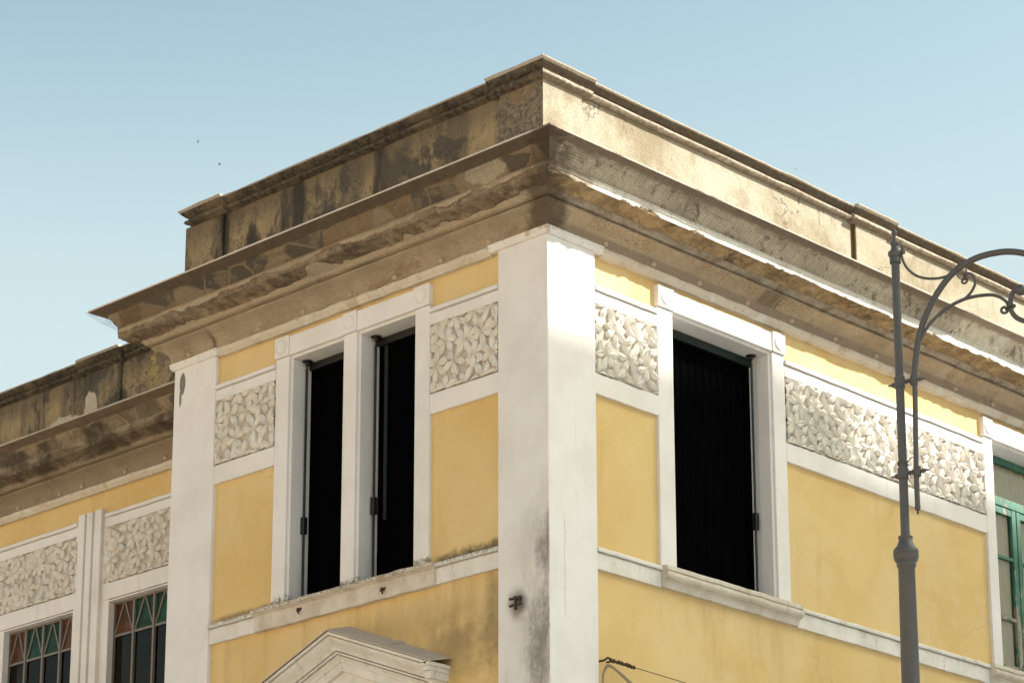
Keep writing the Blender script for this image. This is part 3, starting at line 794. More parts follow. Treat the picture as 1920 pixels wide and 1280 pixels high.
# cornice: the same run on three faces
CK = [(0.03, 11.805), (0.035, 11.87), (0.055, 11.905), (0.10, 11.945), (0.185, 11.985), (0.185, 12.0), (0.165, 12.003), (0.165, 12.02),
      (0.20, 12.022), (0.235, 12.032), (0.245, 12.052), (0.27, 12.060), (0.43, 12.094), (0.445, 12.100), (0.447, 12.205), (0.45, 12.25),
      (0.48, 12.29), (0.51, 12.33), (0.53, 12.36), (0.56, 12.368), (0.668, 12.397), (0.68, 12.403), (0.68, 12.42), (0.30, 12.435), (-0.12, 12.44), (-0.12, 11.805)]
def cornice_profile():
    out = []
    for i in range(22):
        a, b = CK[i], CK[i + 1]
        n = max(1, int(math.hypot(b[0] - a[0], b[1] - a[1]) / 0.016))
        out += [(a[0] + (b[0] - a[0]) * t / n, a[1] + (b[1] - a[1]) * t / n, i + t / n) for t in range(n)]
    return out + [(*CK[i], float(i)) for i in range(22, len(CK))]
CPROF = cornice_profile()
def fbm(x, y, o=5):
    return sum(nz(x * 2.07 ** i, y + 3.1 * i) * 0.56 ** i for i in range(o))
def torn_fn(seed, left):
    def f(u, k):
        if left:
            b = 10.95 + 1.3 * fbm(u * 0.9 + seed, seed) + 0.5 * fbm(u * 4 + seed, seed + 5, 3)
            v = min(k - b, 13.6 + 0.7 * fbm(u * 1.4, seed + 9) - k)
        else:
            b = 12.95 + 0.55 * fbm(u * 1.7 + seed, seed) + 0.25 * fbm(u * 7 + seed, seed + 5, 3)
            v = min(k - (10.35 + 0.3 * fbm(u * 2, seed + 2)), min(b, 13.85) - k)
        return max(-1.0, min(1.0, v))
    return f
def rough_amp(seed, left):
    tf = torn_fn(seed, left)
    def f(u, k):
        if k < 0.5 or k > 21.2: return 0.006 * nz(u * 1.3, seed) if k > 20 else 0.0
        a = 0.004 * nz(u * 6, k * 0.7, seed)
        if 4.2 < k < 10.5: a += 0.008 * nz(u * 2.3, k * 0.3, seed + 3)
        lo = 11.0; tv0 = tf(u, k)
        if lo < k < 14.0:
            e = min(1, (k - lo) / 0.4) * (1 if left else min(1, max(0, (13.2 - k) / 0.4)))
            a += e * (0.018 * nz(u * 4.5, k * 1.3, seed + 5) + 0.012 * nz(u * 15, k * 4, seed + 7)) * (1 if tv0 > 0 else 0.3)
        tv = tf(u, k)
        if tv > -0.1: a -= (0.016 if left else 0.022) * min(1.0, (tv + 0.1) / 0.15)
        if 14.0 <= k < 19:
            a += (0.016 if left else 0.008) * nz(u * 5, k * 0.8, seed + 9)
        if 19 <= k <= 21.2: a += 0.007 * nz(u * 1.6, 4, seed)
        return a
    return f
corn = []
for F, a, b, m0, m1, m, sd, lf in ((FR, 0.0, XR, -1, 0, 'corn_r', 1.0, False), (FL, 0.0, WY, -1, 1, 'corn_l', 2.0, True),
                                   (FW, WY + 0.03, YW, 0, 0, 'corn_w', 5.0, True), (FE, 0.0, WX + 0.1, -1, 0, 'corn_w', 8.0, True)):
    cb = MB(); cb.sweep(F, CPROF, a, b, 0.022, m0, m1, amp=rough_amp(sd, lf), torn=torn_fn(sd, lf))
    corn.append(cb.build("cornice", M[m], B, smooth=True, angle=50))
# small round bosses along the foot of the cornice
bossm = None
def boss(F, u, par):
    global bossm
    z = 11.842
    if bossm is None:
        b_ = MB(); b_.lathe((0, 0, 0), [(0.030, -0.01), (0.030, 0.006), (0.026, 0.018), (0.016, 0.026), (0.004, 0.029)], 14, Vector((0, -1, 0)))
        o = b_.build("boss", M['corn_b'], par, smooth=True, angle=60); bossm = o.data
    else:
        o = bpy.data.objects.new("boss", bossm); COL.objects.link(o); o.parent = par
    o.location = F(u, 0.034, z + 0.006 * nz(u, 3))
    if F is not FR: o.rotation_euler = (0, 0, R(-90))
M['corn_b'] = mat_simple("boss_plaster", (0.47, 0.37, 0.26), 0.9, 0, 0.2, 20, 0.4)
for u in (0.78, 1.48, 2.18, 2.93, 3.65, 4.38, 5.1, 5.83, 6.55, 7.28, 8.0): boss(FR, u, corn[0])
for u in (0.73, 1.388, 2.034, 2.68, 3.39, 4.08, 5.207): boss(FL, u, corn[1])
for u in (8.136, 8.895, 9.741, 10.19, 11.04, 11.8): boss(FW, u, corn[2])

# parapet with piers and coping
def coping_prof(b, dz=0.0, sq=1.0):
    t = [(b - 0.02, 13.378), (b + 0.016, 13.378), (b + 0.018, 13.390), (b + 0.030, 13.394)]
    for a in range(-60, 91, 25):
        t.append((b + 0.036 + 0.034 * math.cos(R(a)), 13.432 + 0.034 * math.sin(R(a))))
    t += [(b + 0.036, 13.470), (b + 0.036, 13.484), (b + 0.050, 13.490), (b + 0.090, 13.512 + dz), (b + 0.114, 13.540 + dz), (b + 0.121, 13.546 + dz), (b + 0.122, 13.558 + dz), (b - 0.10, 13.574 + dz), (b - 0.30, 13.562 + dz), (b - 0.30, 13.378)]
    return [(p, z if z > 13.484 else 13.484 - (13.484 - z) * sq) for p, z in t]
def offs(F, o): return lambda u, p, z: F(u, p + o, z)
FRP, FLP, FWP = FR, offs(FL, 0.046), offs(FW, 0.0)
PB, PP = -0.160, -0.118                      # panel plane, pier plane
def parapet(F, u0, u1, piers, mp, mc, m0, m1, seed):
    pb = MB(); pb.sweep(F, [(PB, 12.40), (PB, 13.425), (PB - 0.26, 13.425), (PB - 0.26, 12.40)], u0, u1, 0.4, m0, m1)
    par = pb.build("parapet", mp, B)
    segs, last = [], u0
    cm = m0
    for (a, b) in piers:
        ca, cb_ = a - 0.085, b + 0.085
        first, fin = (a == u0 and m0), (b == u1 and m1)
        if ca > last + 0.05 and not first: segs.append((last, ca, cm, 0)); 
        pm_ = MB(); pm_.sweep(F, [(PB + 0.01, 12.40), (PP, 12.40), (PP, 13.405), (PB + 0.01, 13.405)], a, b, 0.4, m0 if first else 0, 0)
        pm_.build("pier", mp, par, bevel=0.01)
        cc = MB(); cc.sweep(F, coping_prof(PP, 0.012, 0.86), a if first else ca, b if fin else cb_, 0.05, m0 if first else 0, m1 if fin else 0, jit=0.006, seed=seed, fq=4)
        cc.build("coping", mc, par, smooth=True, angle=40)
        last = cb_; cm = 0
        if fin: last = None
    if last is not None: segs.append((last, u1, cm, m1))
    for a, b, ma, mb_ in segs:
        cc = MB(); cc.sweep(F, coping_prof(PB, 0.0, 0.70), a + 0.002, b - 0.002, 0.05, ma, mb_, jit=0.008, seed=seed + 3, fq=3)
        cc.build("coping", mc, par, smooth=True, angle=40)
CR0 = -0.046
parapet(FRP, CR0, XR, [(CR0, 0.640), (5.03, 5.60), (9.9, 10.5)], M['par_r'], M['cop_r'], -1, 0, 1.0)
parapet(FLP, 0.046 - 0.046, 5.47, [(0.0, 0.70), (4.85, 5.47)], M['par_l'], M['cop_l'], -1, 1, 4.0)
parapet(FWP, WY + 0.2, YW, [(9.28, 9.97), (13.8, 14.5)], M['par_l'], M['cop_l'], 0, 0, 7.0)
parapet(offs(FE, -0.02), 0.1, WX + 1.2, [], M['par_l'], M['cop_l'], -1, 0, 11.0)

# string course
def course(F, u0, u1):
    sc = MB()
    sc.sweep(F, [(WP - 0.02, 8.592), (-0.012, 8.592), (-0.012, 8.744), (-0.034, 8.746), (-0.034, 8.758), (0.010, 8.760), (0.012, 8.785), (0.002, 8.800), (WP - 0.02, 8.804)],
             u0, u1, 0.06, jit=0.006, seed=u0, fq=6)
    return sc.build("string_course", M['course'], B, smooth=True, angle=30)
course(FR, 0.668, 1.578); course(FR, 3.668, 7.02); course(FR, 9.12, XR)
course(FL, 0.652, 1.478); course(FL, 4.06, 4.796)

# relief panels with chestnut leaves
def leaflet(L, W, rng):
    """one raised leaflet along +x, back on z=0; returns verts, faces"""
    ns = 8; vs, fs = [], []
    bend = rng.uniform(-0.10, 0.10) * L
    ridge = rng.random() < 0.55                 # folded up along the midrib, or grooved along it
    up = rng.uniform(-0.006, 0.010)
    for i in range(ns):
        t = i / (ns - 1)
        wv = W * 0.5 * max(0.16 if i == 0 else 0.03, math.sin(math.pi * t ** 1.35) ** 0.75 if 0 < t < 1 else 0)
        yc = bend * math.sin(math.pi * t)
        lift = up * t + 0.008 * math.sin(math.pi * t)
        he, hm, hc = (0.018, 0.028, 0.040) if ridge else (0.024, 0.036, 0.017)
        for s, hh in ((-1.0, 0.0), (-1.0, he), (-0.55, hm), (0.0, hc), (0.55, hm), (1.0, he), (1.0, 0.0)):
            vs.append(Vector((t * L, yc + s * wv, hh + (lift if hh else 0.0))))
    for i in range(ns - 1):
        for s in range(6):
            fs.append((i * 7 + s, i * 7 + s + 1, (i + 1) * 7 + s + 1, (i + 1) * 7 + s))
    return vs, fs

def relief(F, u0, u1, z0, z1, seed, par, flip=1):
    rng = random.Random(seed)
    wd, hd = u1 - u0, z1 - z0
    cs = []
    rows, cols = 3, max(3, int(round(wd / 0.262)))
    for r_ in range(rows + 1):
        for q in range(-1, cols + 2):
            cs.append(((q + (0.5 if r_ % 2 else 0.0) + rng.uniform(-0.13, 0.13)) * wd / cols, (r_ + 0.08 + rng.uniform(-0.12, 0.12)) * hd / (rows + 0.1)))
    bm = bmesh.new()
    def put(vs, fs, at, rot, lift):
        ca, sa = math.cos(rot), math.sin(rot)
        bv = [bm.verts.new((at[0] + v.x * ca - v.y * sa, at[1] + v.x * sa + v.y * ca, v.z + lift)) for v in vs]
        for f in fs: bm.faces.new([bv[i] for i in f])
    for c in cs:
        n = rng.choice((5, 6, 6, 6, 7))
        rot0 = rng.uniform(0, 2 * math.pi)
        span = 2 * math.pi * (1.0 if n > 5 else 0.92)
        for i in range(n):
            a = rot0 + span * (i + rng.uniform(-0.10, 0.10)) / n
            L = rng.uniform(0.140, 0.182)
            for d in cs:                        # shorten where the tip would cover another whorl's heart
                if d is c: continue
                dx, dz = d[0] - c[0], d[1] - c[1]
                dist = math.hypot(dx, dz)
                da = abs((math.atan2(dz, dx) - a + math.pi) % (2 * math.pi) - math.pi)
                if dist < L + 0.05 and da < 0.45: L = max(0.095, dist - 0.07)
            vs, fs = leaflet(L, rng.uniform(0.066, 0.084), rng)
            put(vs, fs, c, a, rng.uniform(-0.006, 0.006))
        # stalk
        a = rot0 - 2 * math.pi * 0.07
        ln_ = 0.13
        vs = []; fs = []
        for i in range(5):
            t = i / 4
            for s in range(5):
                b_ = math.pi * s / 4
                vs.append(Vector((t * ln_, 0.008 * math.cos(b_), 0.010 + 0.022 * math.sin(b_))))
        for i in range(4):
            for s in range(4): fs.append((i * 5 + s, i * 5 + s + 1, i * 5 + s + 6, i * 5 + s + 5))
        put(vs, fs, c, a, 0.0)
    for _ in range(int(5 * wd / 0.93)):          # odd leaves low down between the whorls
        c = (rng.uniform(0.0, wd), rng.uniform(0.0, hd)); a = rng.uniform(0, 6.28)
        vs, fs = leaflet(rng.uniform(0.12, 0.16), rng.uniform(0.05, 0.065), rng)
        put([Vector((v.x, v.y, v.z * 0.62)) for v in vs], fs, c, a, -0.006)
    for _ in range(int(7 * wd / 0.93)):
        c = (rng.uniform(0.05, wd - 0.05), rng.uniform(0.05, hd - 0.05)); r = rng.uniform(0.022, 0.032)
        vs, fs = [], []
        for i in range(6):
            e = math.pi / 2 * i / 5
            for s in range(10):
                vs.append(Vector((r * math.cos(e) * math.cos(s * math.pi / 5), r * math.cos(e) * math.sin(s * math.pi / 5), 0.012 + r * math.sin(e))))
        for i in range(5):
            for s in range(10): fs.append((i * 10 + s, i * 10 + (s + 1) % 10, (i + 1) * 10 + (s + 1) % 10, (i + 1) * 10 + s))
        put(vs, fs, c, 0, 0.0)
    for co, no in (((0.004, 0, 0), (-1, 0, 0)), ((wd - 0.004, 0, 0), (1, 0, 0)), ((0, 0.004, 0), (0, -1, 0)), ((0, hd - 0.003, 0), (0, 1, 0))):
        bmesh.ops.bisect_plane(bm, geom=bm.verts[:] + bm.edges[:] + bm.faces[:], plane_co=co, plane_no=no, clear_outer=True)
    vl = [F(u0 + v.co.x if flip > 0 else u1 - v.co.x, WP + 0.009 + v.co.z, z0 + v.co.y) for v in bm.verts]
    bm.verts.index_update()
    fl = [[v.index for v in f.verts] for f in bm.faces]
    bm.free()
    mb = MB(); mb.add(vl, fl)
    o = mb.build("leaf_relief", M['relief'], par, smooth=True, angle=34)
    return o

def panel(F, u0, u1, seed, end0=0.0, end1=0.0):
    """bands above and below, sunk field between, one mesh"""
    pb = MB()
    prof = [(WP - 0.02, 10.315), (-0.014, 10.315), (-0.012, 10.40), (-0.013, 10.515), (WP + 0.012, 10.522), (WP + 0.012, 11.228), (-0.013, 11.232),
            (-0.012, 11.344), (-0.034, 11.346), (-0.034, 11.357), (0.010, 11.359), (0.012, 11.392), (0.002, 11.405), (WP - 0.02, 11.408)]
    pb.sweep(F, prof, u0, u1, 0.06, jit=0.005, seed=seed * 1.3, fq=5)
    for q in range(len(pb.f)):
        if q % len(prof) in (3, 4, 5) and q < len(pb.f) - 2: pb.fm[q] = 1
    o = pb.build("relief_panel", [M['trim'], M['relief_bed']], B, smooth=True, angle=30)
    relief(F, u0, u1, 10.522, 11.228, seed, o)
    return o
panel(FR, 0.668, 1.579, 11); panel(FR, 3.571, 7.119, 12)
panel(FL, 0.652, 1.579, 13); panel(FL, 3.851, 4.796, 17)

# windows ------------------------------------------------------------------
def roundel(F, u, z, par):
    b_ = MB()
    b_.lathe(F(u, 0.010, z), [(0.079, -0.002), (0.079, 0.006), (0.071, 0.012), (0.062, 0.004), (0.060, 0.010), (0.0, 0.012)], 28, Vector(F(0, 1, 0)) - Vector(F(0, 0, 0)))
    b_.build("roundel", M['trim'], par, smooth=True, angle=40)

def surround(F, uo0, uo1, openings, zb, name="window"):
    """white architrave with corner blocks and deep reveals; openings = [(u0,u1)]"""
    ZH, ZT = 11.45, 11.672
    wb = MB()
    edges = [uo0] + [e for o in openings for e in o] + [uo1]
    posts = [(edges[2 * i], edges[2 * i + 1]) for i in range(len(edges) // 2)]
    D = -0.30
    for (a, b) in posts:
        wb.box(F, a, b, WP - 0.02, -0.012, zb, ZH - 0.004)
        wb.box(F, a - 0.004, b + 0.004, WP - 0.02, 0.010, ZH, ZT)
    for (a, b) in openings:
        wb.box(F, a + 0.005, b - 0.005, WP - 0.02, -0.004, ZH, ZT - 0.012)        # lintel
    # inner stepped jambs (reveal lining)
    for k, (a, b) in enumerate(openings):
        r0, r1 = a - 0.001, b + 0.001
        wb.box(F, r0 - 0.03, r0 + 0.028, D, -0.045, zb, ZH - 0.03)
        wb.box(F, r1 - 0.028, r1 + 0.03, D, -0.045, zb, ZH - 0.03)
        wb.box(F, r0 - 0.03, r1 + 0.03, D, -0.045, ZH - 0.029, ZH + 0.03)
    o = wb.build(name, M['white'], B, bevel=0.007)
    for (a, b) in posts: roundel(F, (a + b) / 2, (ZH + ZT) / 2 - 0.005, o)
    return o

def folds(F, u0, u1, p, z0, z1, mat, par, name="curtain", amp=0.018, seed=0):
    cb = MB(); n = int((u1 - u0) / 0.012); vs, fs = [], []
    for i in range(n + 1):
        u = u0 + (u1 - u0) * i / n
        d = amp * (math.sin(u * 55 + 2 * nz(u * 4, seed)) + 0.8 * nz(u * 18, seed + 2))
        vs += [F(u, p + d * 0.5, z0), F(u, p + d, z1)]
        if i: fs.append((2 * i - 2, 2 * i, 2 * i + 1, 2 * i - 1))
    cb.add(vs, fs)
    return cb.build(name, mat, par, smooth=True, angle=80, fix=False)

def blind_pole(F, u, p, z0, z1, zb, par):
    r_ = MB(); r_.tube([F(u, p, z0), F(u, p, z1)], 0.010, 10); r_.tube([F(u + 0.028, p - 0.01, z0), F(u + 0.028, p - 0.01, z1 - 0.05)], 0.005, 8)
    r_.build("blind_pole", M['rod'], par, smooth=True)
    c_ = MB(); c_.lathe(F(u, p, z1), [(0.018, -0.02), (0.020, 0.0), (0.022, 0.012), (0.055, 0.022), (0.056, 0.028), (0.0, 0.028)], 12)
    c_.build("pole_clamp", M['black'], par, smooth=True)
    k_ = MB(); k_.box(F, u - 0.018, u + 0.036, p - 0.03, p + 0.022, zb - 0.09, zb + 0.09)
    k_.build("crank_box", M['black'], par, bevel=0.006)

# right black window
Wn = surround(FR, 1.581, 3.569, [(1.81, 3.37)], 8.80)
cu = folds(FR, 1.80, 3.38, -0.315, 8.75, 11.46, M['cloth'], Wn, seed=2)
gb = MB(); gb.box(FR, 1.845, 3.335, -0.298, -0.262, 11.33, 11.415)
gb.build("blind_rail", M['darkgreen'], Wn, bevel=0.004)
blind_pole(FR, 3.262, -0.20, 8.80, 11.392, 9.65, Wn)
sl = MB()
SILLR = [(WP - 0.02, 8.598), (0.0, 8.598), (0.002, 8.625), (0.012, 8.650), (0.020, 8.655), (0.022, 8.668), (0.050, 8.676), (0.072, 8.695), (0.078, 8.718), (0.070, 8.740), (0.050, 8.750), (0.045, 8.758), (0.062, 8.760), (0.066, 8.775), (0.060, 8.803), (-0.30, 8.812), (-0.30, 8.70), (WP - 0.02, 8.69)]
sl.sweep(FR, SILLR, 1.580, 3.666, 0.05, jit=0.006, seed=2.2, fq=6)
sl.build("sill", M['sill'], Wn, smooth=True, angle=35)

# left paired black window
Wl = surround(FL, 1.583, 3.848, [(1.79, 2.628), (2.822, 3.645)], 8.80)
folds(FL, 1.78, 2.64, -0.315, 8.75, 11.46, M['cloth'], Wl, seed=4)
folds(FL, 2.81, 3.66, -0.315, 8.75, 11.46, M['cloth'], Wl, seed=7)
for a, b in ((1.82, 2.60), (2.85, 3.617)):
    gb = MB(); gb.box(FL, a, b, -0.298, -0.262, 11.34, 11.415); gb.build("blind_rail", M['black'], Wl, bevel=0.004)
gb = MB(); gb.box(FL, 2.46, 2.50, -0.30, -0.275, 9.5, 11.33); gb.build("blind_edge", M['darkgreen'], Wl, bevel=0.004)
blind_pole(FL, 2.545, -0.20, 8.80, 11.385, 9.64, Wl)
blind_pole(FL, 3.575, -0.20, 8.80, 11.385, 9.65, Wl)
sl = MB()
SILLL = [(WP - 0.02, 8.585), (0.012, 8.585), (0.016, 8.66), (0.016, 8.738), (0.020, 8.748), (0.040, 8.752), (0.044, 8.762), (0.066, 8.766), (0.070, 8.796), (0.060, 8.806), (-0.30, 8.814), (-0.30, 8.70), (WP - 0.02, 8.69)]
sl.sweep(FL, SILLL, 1.480, 4.058, 0.05, jit=0.006, seed=5.2, fq=6)
sl.build("sill", M['sill'], Wl, smooth=True, angle=35)
for u, z in ((3.366, 8.688), (2.162, 8.665)):
    st = MB()
    st.tube([FL(u, -0.02, z), FL(u + 0.005, 0.05, z + 0.005)], 0.016, 7); st.tube([FL(u - 0.03, 0.03, z + 0.015), FL(u + 0.035, 0.035, z - 0.01)], 0.008, 6)
    st.tube([FL(u + 0.01, 0.04, z), FL(u - 0.012, 0.045, z - 0.045)], 0.009, 6)
    st.build("iron_stub", M['rust'], Wl)

# right green casement window at the frame's edge
Wg = surround(FR, 7.125, 9.08, [(7.30, 8.90)], 8.80)
sl = MB(); sl.sweep(FR, SILLR, 7.022, 9.118, 0.05, jit=0.006, seed=9.2, fq=6); sl.build("sill", M['sill'], Wg, smooth=True, angle=35)
pg = -0.275
fr = MB()
fr.box(FR, 7.33, 7.40, pg - 0.05, pg, 8.812, 11.415); fr.box(FR, 8.80, 8.87, pg - 0.05, pg, 8.812, 11.415)
fr.box(FR, 7.401, 8.799, pg - 0.05, pg, 11.34, 11.415); fr.box(FR, 7.401, 8.799, pg - 0.06, pg + 0.015, 10.83, 10.93); fr.box(FR, 7.401, 8.799, pg - 0.05, pg, 8.812, 8.87)
fr.build("window_frame", M['peel'], Wg, bevel=0.006)
for (a, b) in ((7.405, 8.092), (8.108, 8.795)):
    cs_ = MB()
    for q in ((a, a + 0.075), (b - 0.085, b)): cs_.box(FR, q[0], q[1], pg - 0.045, pg + 0.006, 8.872, 10.828)
    for q in ((10.745, 10.828), (8.872, 8.98), (10.21, 10.25), (9.50, 9.54)): cs_.box(FR, a + 0.076, b - 0.086, pg - 0.04, pg + 0.002, q[0], q[1])
    cs_.build("casement", M['peel'], Wg, bevel=0.006)
for (a, b, z0, z1) in ((7.41, 8.79, 10.94, 11.335), (7.47, 8.015, 8.90, 10.80), (8.18, 8.72, 8.90, 10.80)):
    gp = MB(); sheet(gp, FR, a, b, pg - 0.028, z0, z1); gp.build("pane", M['glass'], Wg, fix=False)
folds(FR, 7.345, 8.855, pg - 0.075, 8.80, 11.42, M['curtain'], Wg, seed=12, amp=0.014)

# the set-back wing: panels, ribs and barred windows with coloured lights
panel(FW, WY + 0.03, 9.30, 21); panel(FW, 9.85, 13.3, 27); panel(FW, 13.3, YW, 29)
for (a, b, zt) in ((9.335, 9.47, 11.475), (9.515, 9.625, 11.475), (9.665, 9.79, 11.475)):
    rb = MB(); rb.box(FW, a, b, WP - 0.01, 0.035, 6.5, zt); rb.build("rib", M['trim'], B, bevel=0.008)
rbk = MB(); rbk.box(FW, 9.20, 9.90, WP - 0.02, -0.02, 6.5, 11.38); rbk.build("rib_backing", M['white'], B, bevel=0.006)
jb = MB(); jb.box(FW, 7.3, 8.085, WP - 0.02, -0.02, 6.5, 10.31); jb.build("jamb", M['white'], B, bevel=0.006)
jb = MB(); jb.box(FW, 11.305, 12.0, WP - 0.02, -0.02, 6.5, 10.31); jb.build("jamb", M['white'], B, bevel=0.006)

def barred(F, u0, u1, z0, z1, cols, par_name="window"):
    p = -0.13
    rv = MB(); rv.box(F, u1 - 0.012, u1 + 0.02, -0.20, -0.022, z0, z1 + 0.012); rv.box(F, u0 - 0.02, u1 - 0.0125, -0.20, -0.022, z1 - 0.006, z1 + 0.012)
    rv.build("reveal", M['white'], B, bevel=0.003)
    fb = MB()
    zc = 9.87
    nb = len(cols); wd = (u1 - u0) / nb
    xs = [u0 + wd * i for i in range(nb + 1)]
    for i, x in enumerate(xs):
        t = 0.022 if i in (0, nb) else 0.016
        fb.box(F, x - t, x + t, p - 0.02, p + 0.022 + 0.003 * (i % 2), z0, z1)
    for i in range(nb):
        fb.box(F, xs[i] + 0.016, xs[i + 1] - 0.016, p - 0.015, p + 0.015, zc - 0.014, zc + 0.014)
        fb.box(F, xs[i] + 0.016, xs[i + 1] - 0.016, p - 0.015, p + 0.015, z1 - 0.03, z1)
        mid = (xs[i] + xs[i + 1]) / 2
        for s in (-1, 1):                       # the inverted V in each coloured light
            a0, a1 = mid + s * (wd / 2 - 0.02), mid + s * 0.012
            fb.prism(F, [(a0 - 0.010, zc + 0.014), (a0 + 0.010, zc + 0.014), (a1 + 0.010, z1 - 0.03), (a1 - 0.010, z1 - 0.03)], p - 0.012, p + 0.010)
        fb.box(F, xs[i] + 0.016, xs[i + 1] - 0.016, p - 0.015, p + 0.015, 8.55, 8.58)
    o = fb.build(par_name, M['mullion'], B)
    for i, c in enumerate(cols):
        g_ = MB(); g_.box(F, xs[i] + 0.01, xs[i + 1] - 0.01, p - 0.010, p - 0.006, zc + 0.002, z1 - 0.005); g_.build("pane", M[c], o)
        g_ = MB(); sheet(g_, F, xs[i] + 0.01, xs[i + 1] - 0.01, p - 0.008, z0, zc - 0.002); g_.build("pane", M['glass_dim'], o, fix=False)
    return o
barred(FW, 8.05, 9.205, 6.9, 10.292, ['emerald', 'emerald', 'amber'])
barred(FW, 9.895, 11.31, 6.9, 10.292, ['amber', 'emerald', 'emerald', 'amber'])
barred(FW, 11.995, 13.105, 6.9, 10.292, ['amber', 'emerald', 'emerald'])
dk = MB(); dk.box(FI, WX + 1.2, WX + 1.25, 7.4, 13.6, 6, 11.0); dk.build("inner_wall", mat_simple("dim_interior", (0.16, 0.14, 0.09), 0.9, 0, 0.5, 1.5), B)

# pediment over the opening below the paired window
pc, zt0, hw, dzp = 2.711, 8.323, 1.372, 0.530
def ped_pt(s, off, t):
    """t: 0 apex .. 1 end; off: distance below the top edge"""
    return (pc + s * (hw - off * 0.30) * t, zt0 - off * 1.07 - dzp * t * (hw - off * 0.3) / hw)
pd = MB()
PPROF = [(0.010, WP - 0.02), (0.010, 0.238), (0.040, 0.238), (0.041, 0.190), (0.048, 0.190), (0.049, 0.222), (0.052, 0.218), (0.066, 0.214), (0.082, 0.204), (0.100, 0.186), (0.120, 0.160), (0.145, 0.140),
         (0.168, 0.132), (0.170, 0.080), (0.177, 0.080), (0.179, 0.120), (0.197, 0.119), (0.199, 0.070), (0.206, 0.070), (0.208, 0.103), (0.222, 0.092), (0.240, 0.072), (0.252, 0.066), (0.262, 0.066), (0.268, 0.050), (0.345, 0.050), (0.350, 0.0), (0.350, WP - 0.02)]
nq = len(PPROF)
ST = [(-1, 1.0), (-1, 0.66), (-1, 0.33), (1, 0.0), (1, 0.33), (1, 0.66), (1, 1.0)]
vs = [FL(ped_pt(a, o, t)[0] + 0.004 * nz(i * 2.1, j * 0.1), p, ped_pt(a, o, t)[1] + 0.004 * nz(i * 1.3, 5)) for i, (a, t) in enumerate(ST) for j, (o, p) in enumerate(PPROF)]
fs = [(i * nq + j, i * nq + (j + 1) % nq, (i + 1) * nq + (j + 1) % nq, (i + 1) * nq + j) for i in range(len(ST) - 1) for j in range(nq)]
fs += [tuple(range(nq)), tuple(range(len(ST) * nq - 1, (len(ST) - 1) * nq - 1, -1))]
pd.add(vs, fs)
pd.prism(FL, [ped_pt(-1, 0.345, 1), ped_pt(1, 0.345, 0), ped_pt(1, 0.345, 1)], WP - 0.01, 0.004)
# moulded returns at the two ends
for sg in (-1, 1):
    ue = pc + sg * (hw - 0.02)
    for z0, z1, p1, e in ((7.745, 7.780, 0.238, 0.045), (7.700, 7.744, 0.225, 0.030), (7.630, 7.699, 0.190, 0.022), (7.585, 7.629, 0.150, 0.004), (7.53, 7.584, 0.120, -0.01)):
        a0, a1 = sorted((ue - sg * 0.05, ue + sg * e))
        pd.box(FL, a0, a1, WP - 0.015, p1, z0, z1)
PD = pd.build("pediment", M['course'], B, bevel=0.006, smooth=True, angle=28)
ld = MB()
for s in (-1, 1):
    a, b = ped_pt(s, -0.004, 0), ped_pt(s, -0.004, 1.03)
    q = [FL(a[0], 0.255, a[1]), FL(b[0], 0.255, b[1]), FL(b[0] + s * -0.0, WP, b[1] + 0.075), FL(a[0], WP, a[1] + 0.088)]
    v2 = [(x, y, z - 0.010) for x, y, z in q]
    ld.add(q + v2, [(0, 1, 2, 3), (7, 6, 5, 4), (0, 4, 5, 1), (1, 5, 6, 2), (2, 6, 7, 3), (3, 7, 4, 0)])
    mm = ped_pt(s, -0.008, 0.47); m2 = ped_pt(s, -0.008, 0.50)
    q = [FL(mm[0], 0.258, mm[1]), FL(m2[0], 0.258, m2[1]), FL(m2[0] + 0.1 * s, WP, m2[1] + 0.05), FL(mm[0] + 0.1 * s, WP, mm[1] + 0.055)]
    v2 = [(x, y, z - 0.008) for x, y, z in q]
    ld.add(q + v2, [(0, 1, 2, 3), (7, 6, 5, 4), (0, 4, 5, 1), (1, 5, 6, 2), (2, 6, 7, 3), (3, 7, 4, 0)])
ld.build("lead_cover", M['lead'], PD)
dl = MB(); dl.box(FL, 1.75, 3.67, WP - 0.3, -0.25, 0.0, 7.35)
dl.build("door", M['mullion'], B)

# ------------------------------------------------------------------ debris nets over the cornice edge
def net(F, u0, u1, m0, m1, name, mat, label, r, hang, seed, gap):
    """cords along and across, from the cornice lip down to its fascia"""
    nb = MB()
    def pt(u, t):
        a = Vector((0.694, 12.392)); b = Vector((0.462, 12.205))
        s = a.lerp(b, t)
        sag = 0.012 * math.sin(math.pi * t) + hang * math.sin(math.pi * t) * (0.4 + nz(u * 0.9, seed))
        pk = 0.030 * max(0, nz(u * 1.1, t * 2.0, seed + 4)) * math.sin(math.pi * t)
        return s[0] + sag * 0.6 + pk * 0.5, s[1] - sag * 0.8 + pk
    n = int(0.30 / gap)
    for i in range(n + 1):
        t = i / n
        q0 = pt(0, t)[0]
        ua, ub = u0 + m0 * q0, u1 + m1 * q0
        k = int((ub - ua) / 0.09)
        path = []
        for j in range(k + 1):
            u = ua + (ub - ua) * j / k
            tt = min(1, max(0, t + 0.05 * nz(u * 1.4, t * 2.5, seed + 8) * math.sin(math.pi * t) * 3))
            p, z = pt(u, tt); path.append(F(u, p, z))
        nb.tube(path, r, 3, cap=False)
    m = int((u1 - u0) / 0.09)
    for j in range(m + 1):
        u = u0 + m0 * 0.45 + (u1 - u0 + 0.45 * (m1 - m0)) * j / m
        nb.tube([F(u, *pt(u, t / 6)) for t in range(7)], r * 0.45, 3, cap=False)
    return tag(nb.build(name, mat), label, "net", "debris nets under the cornice edge")
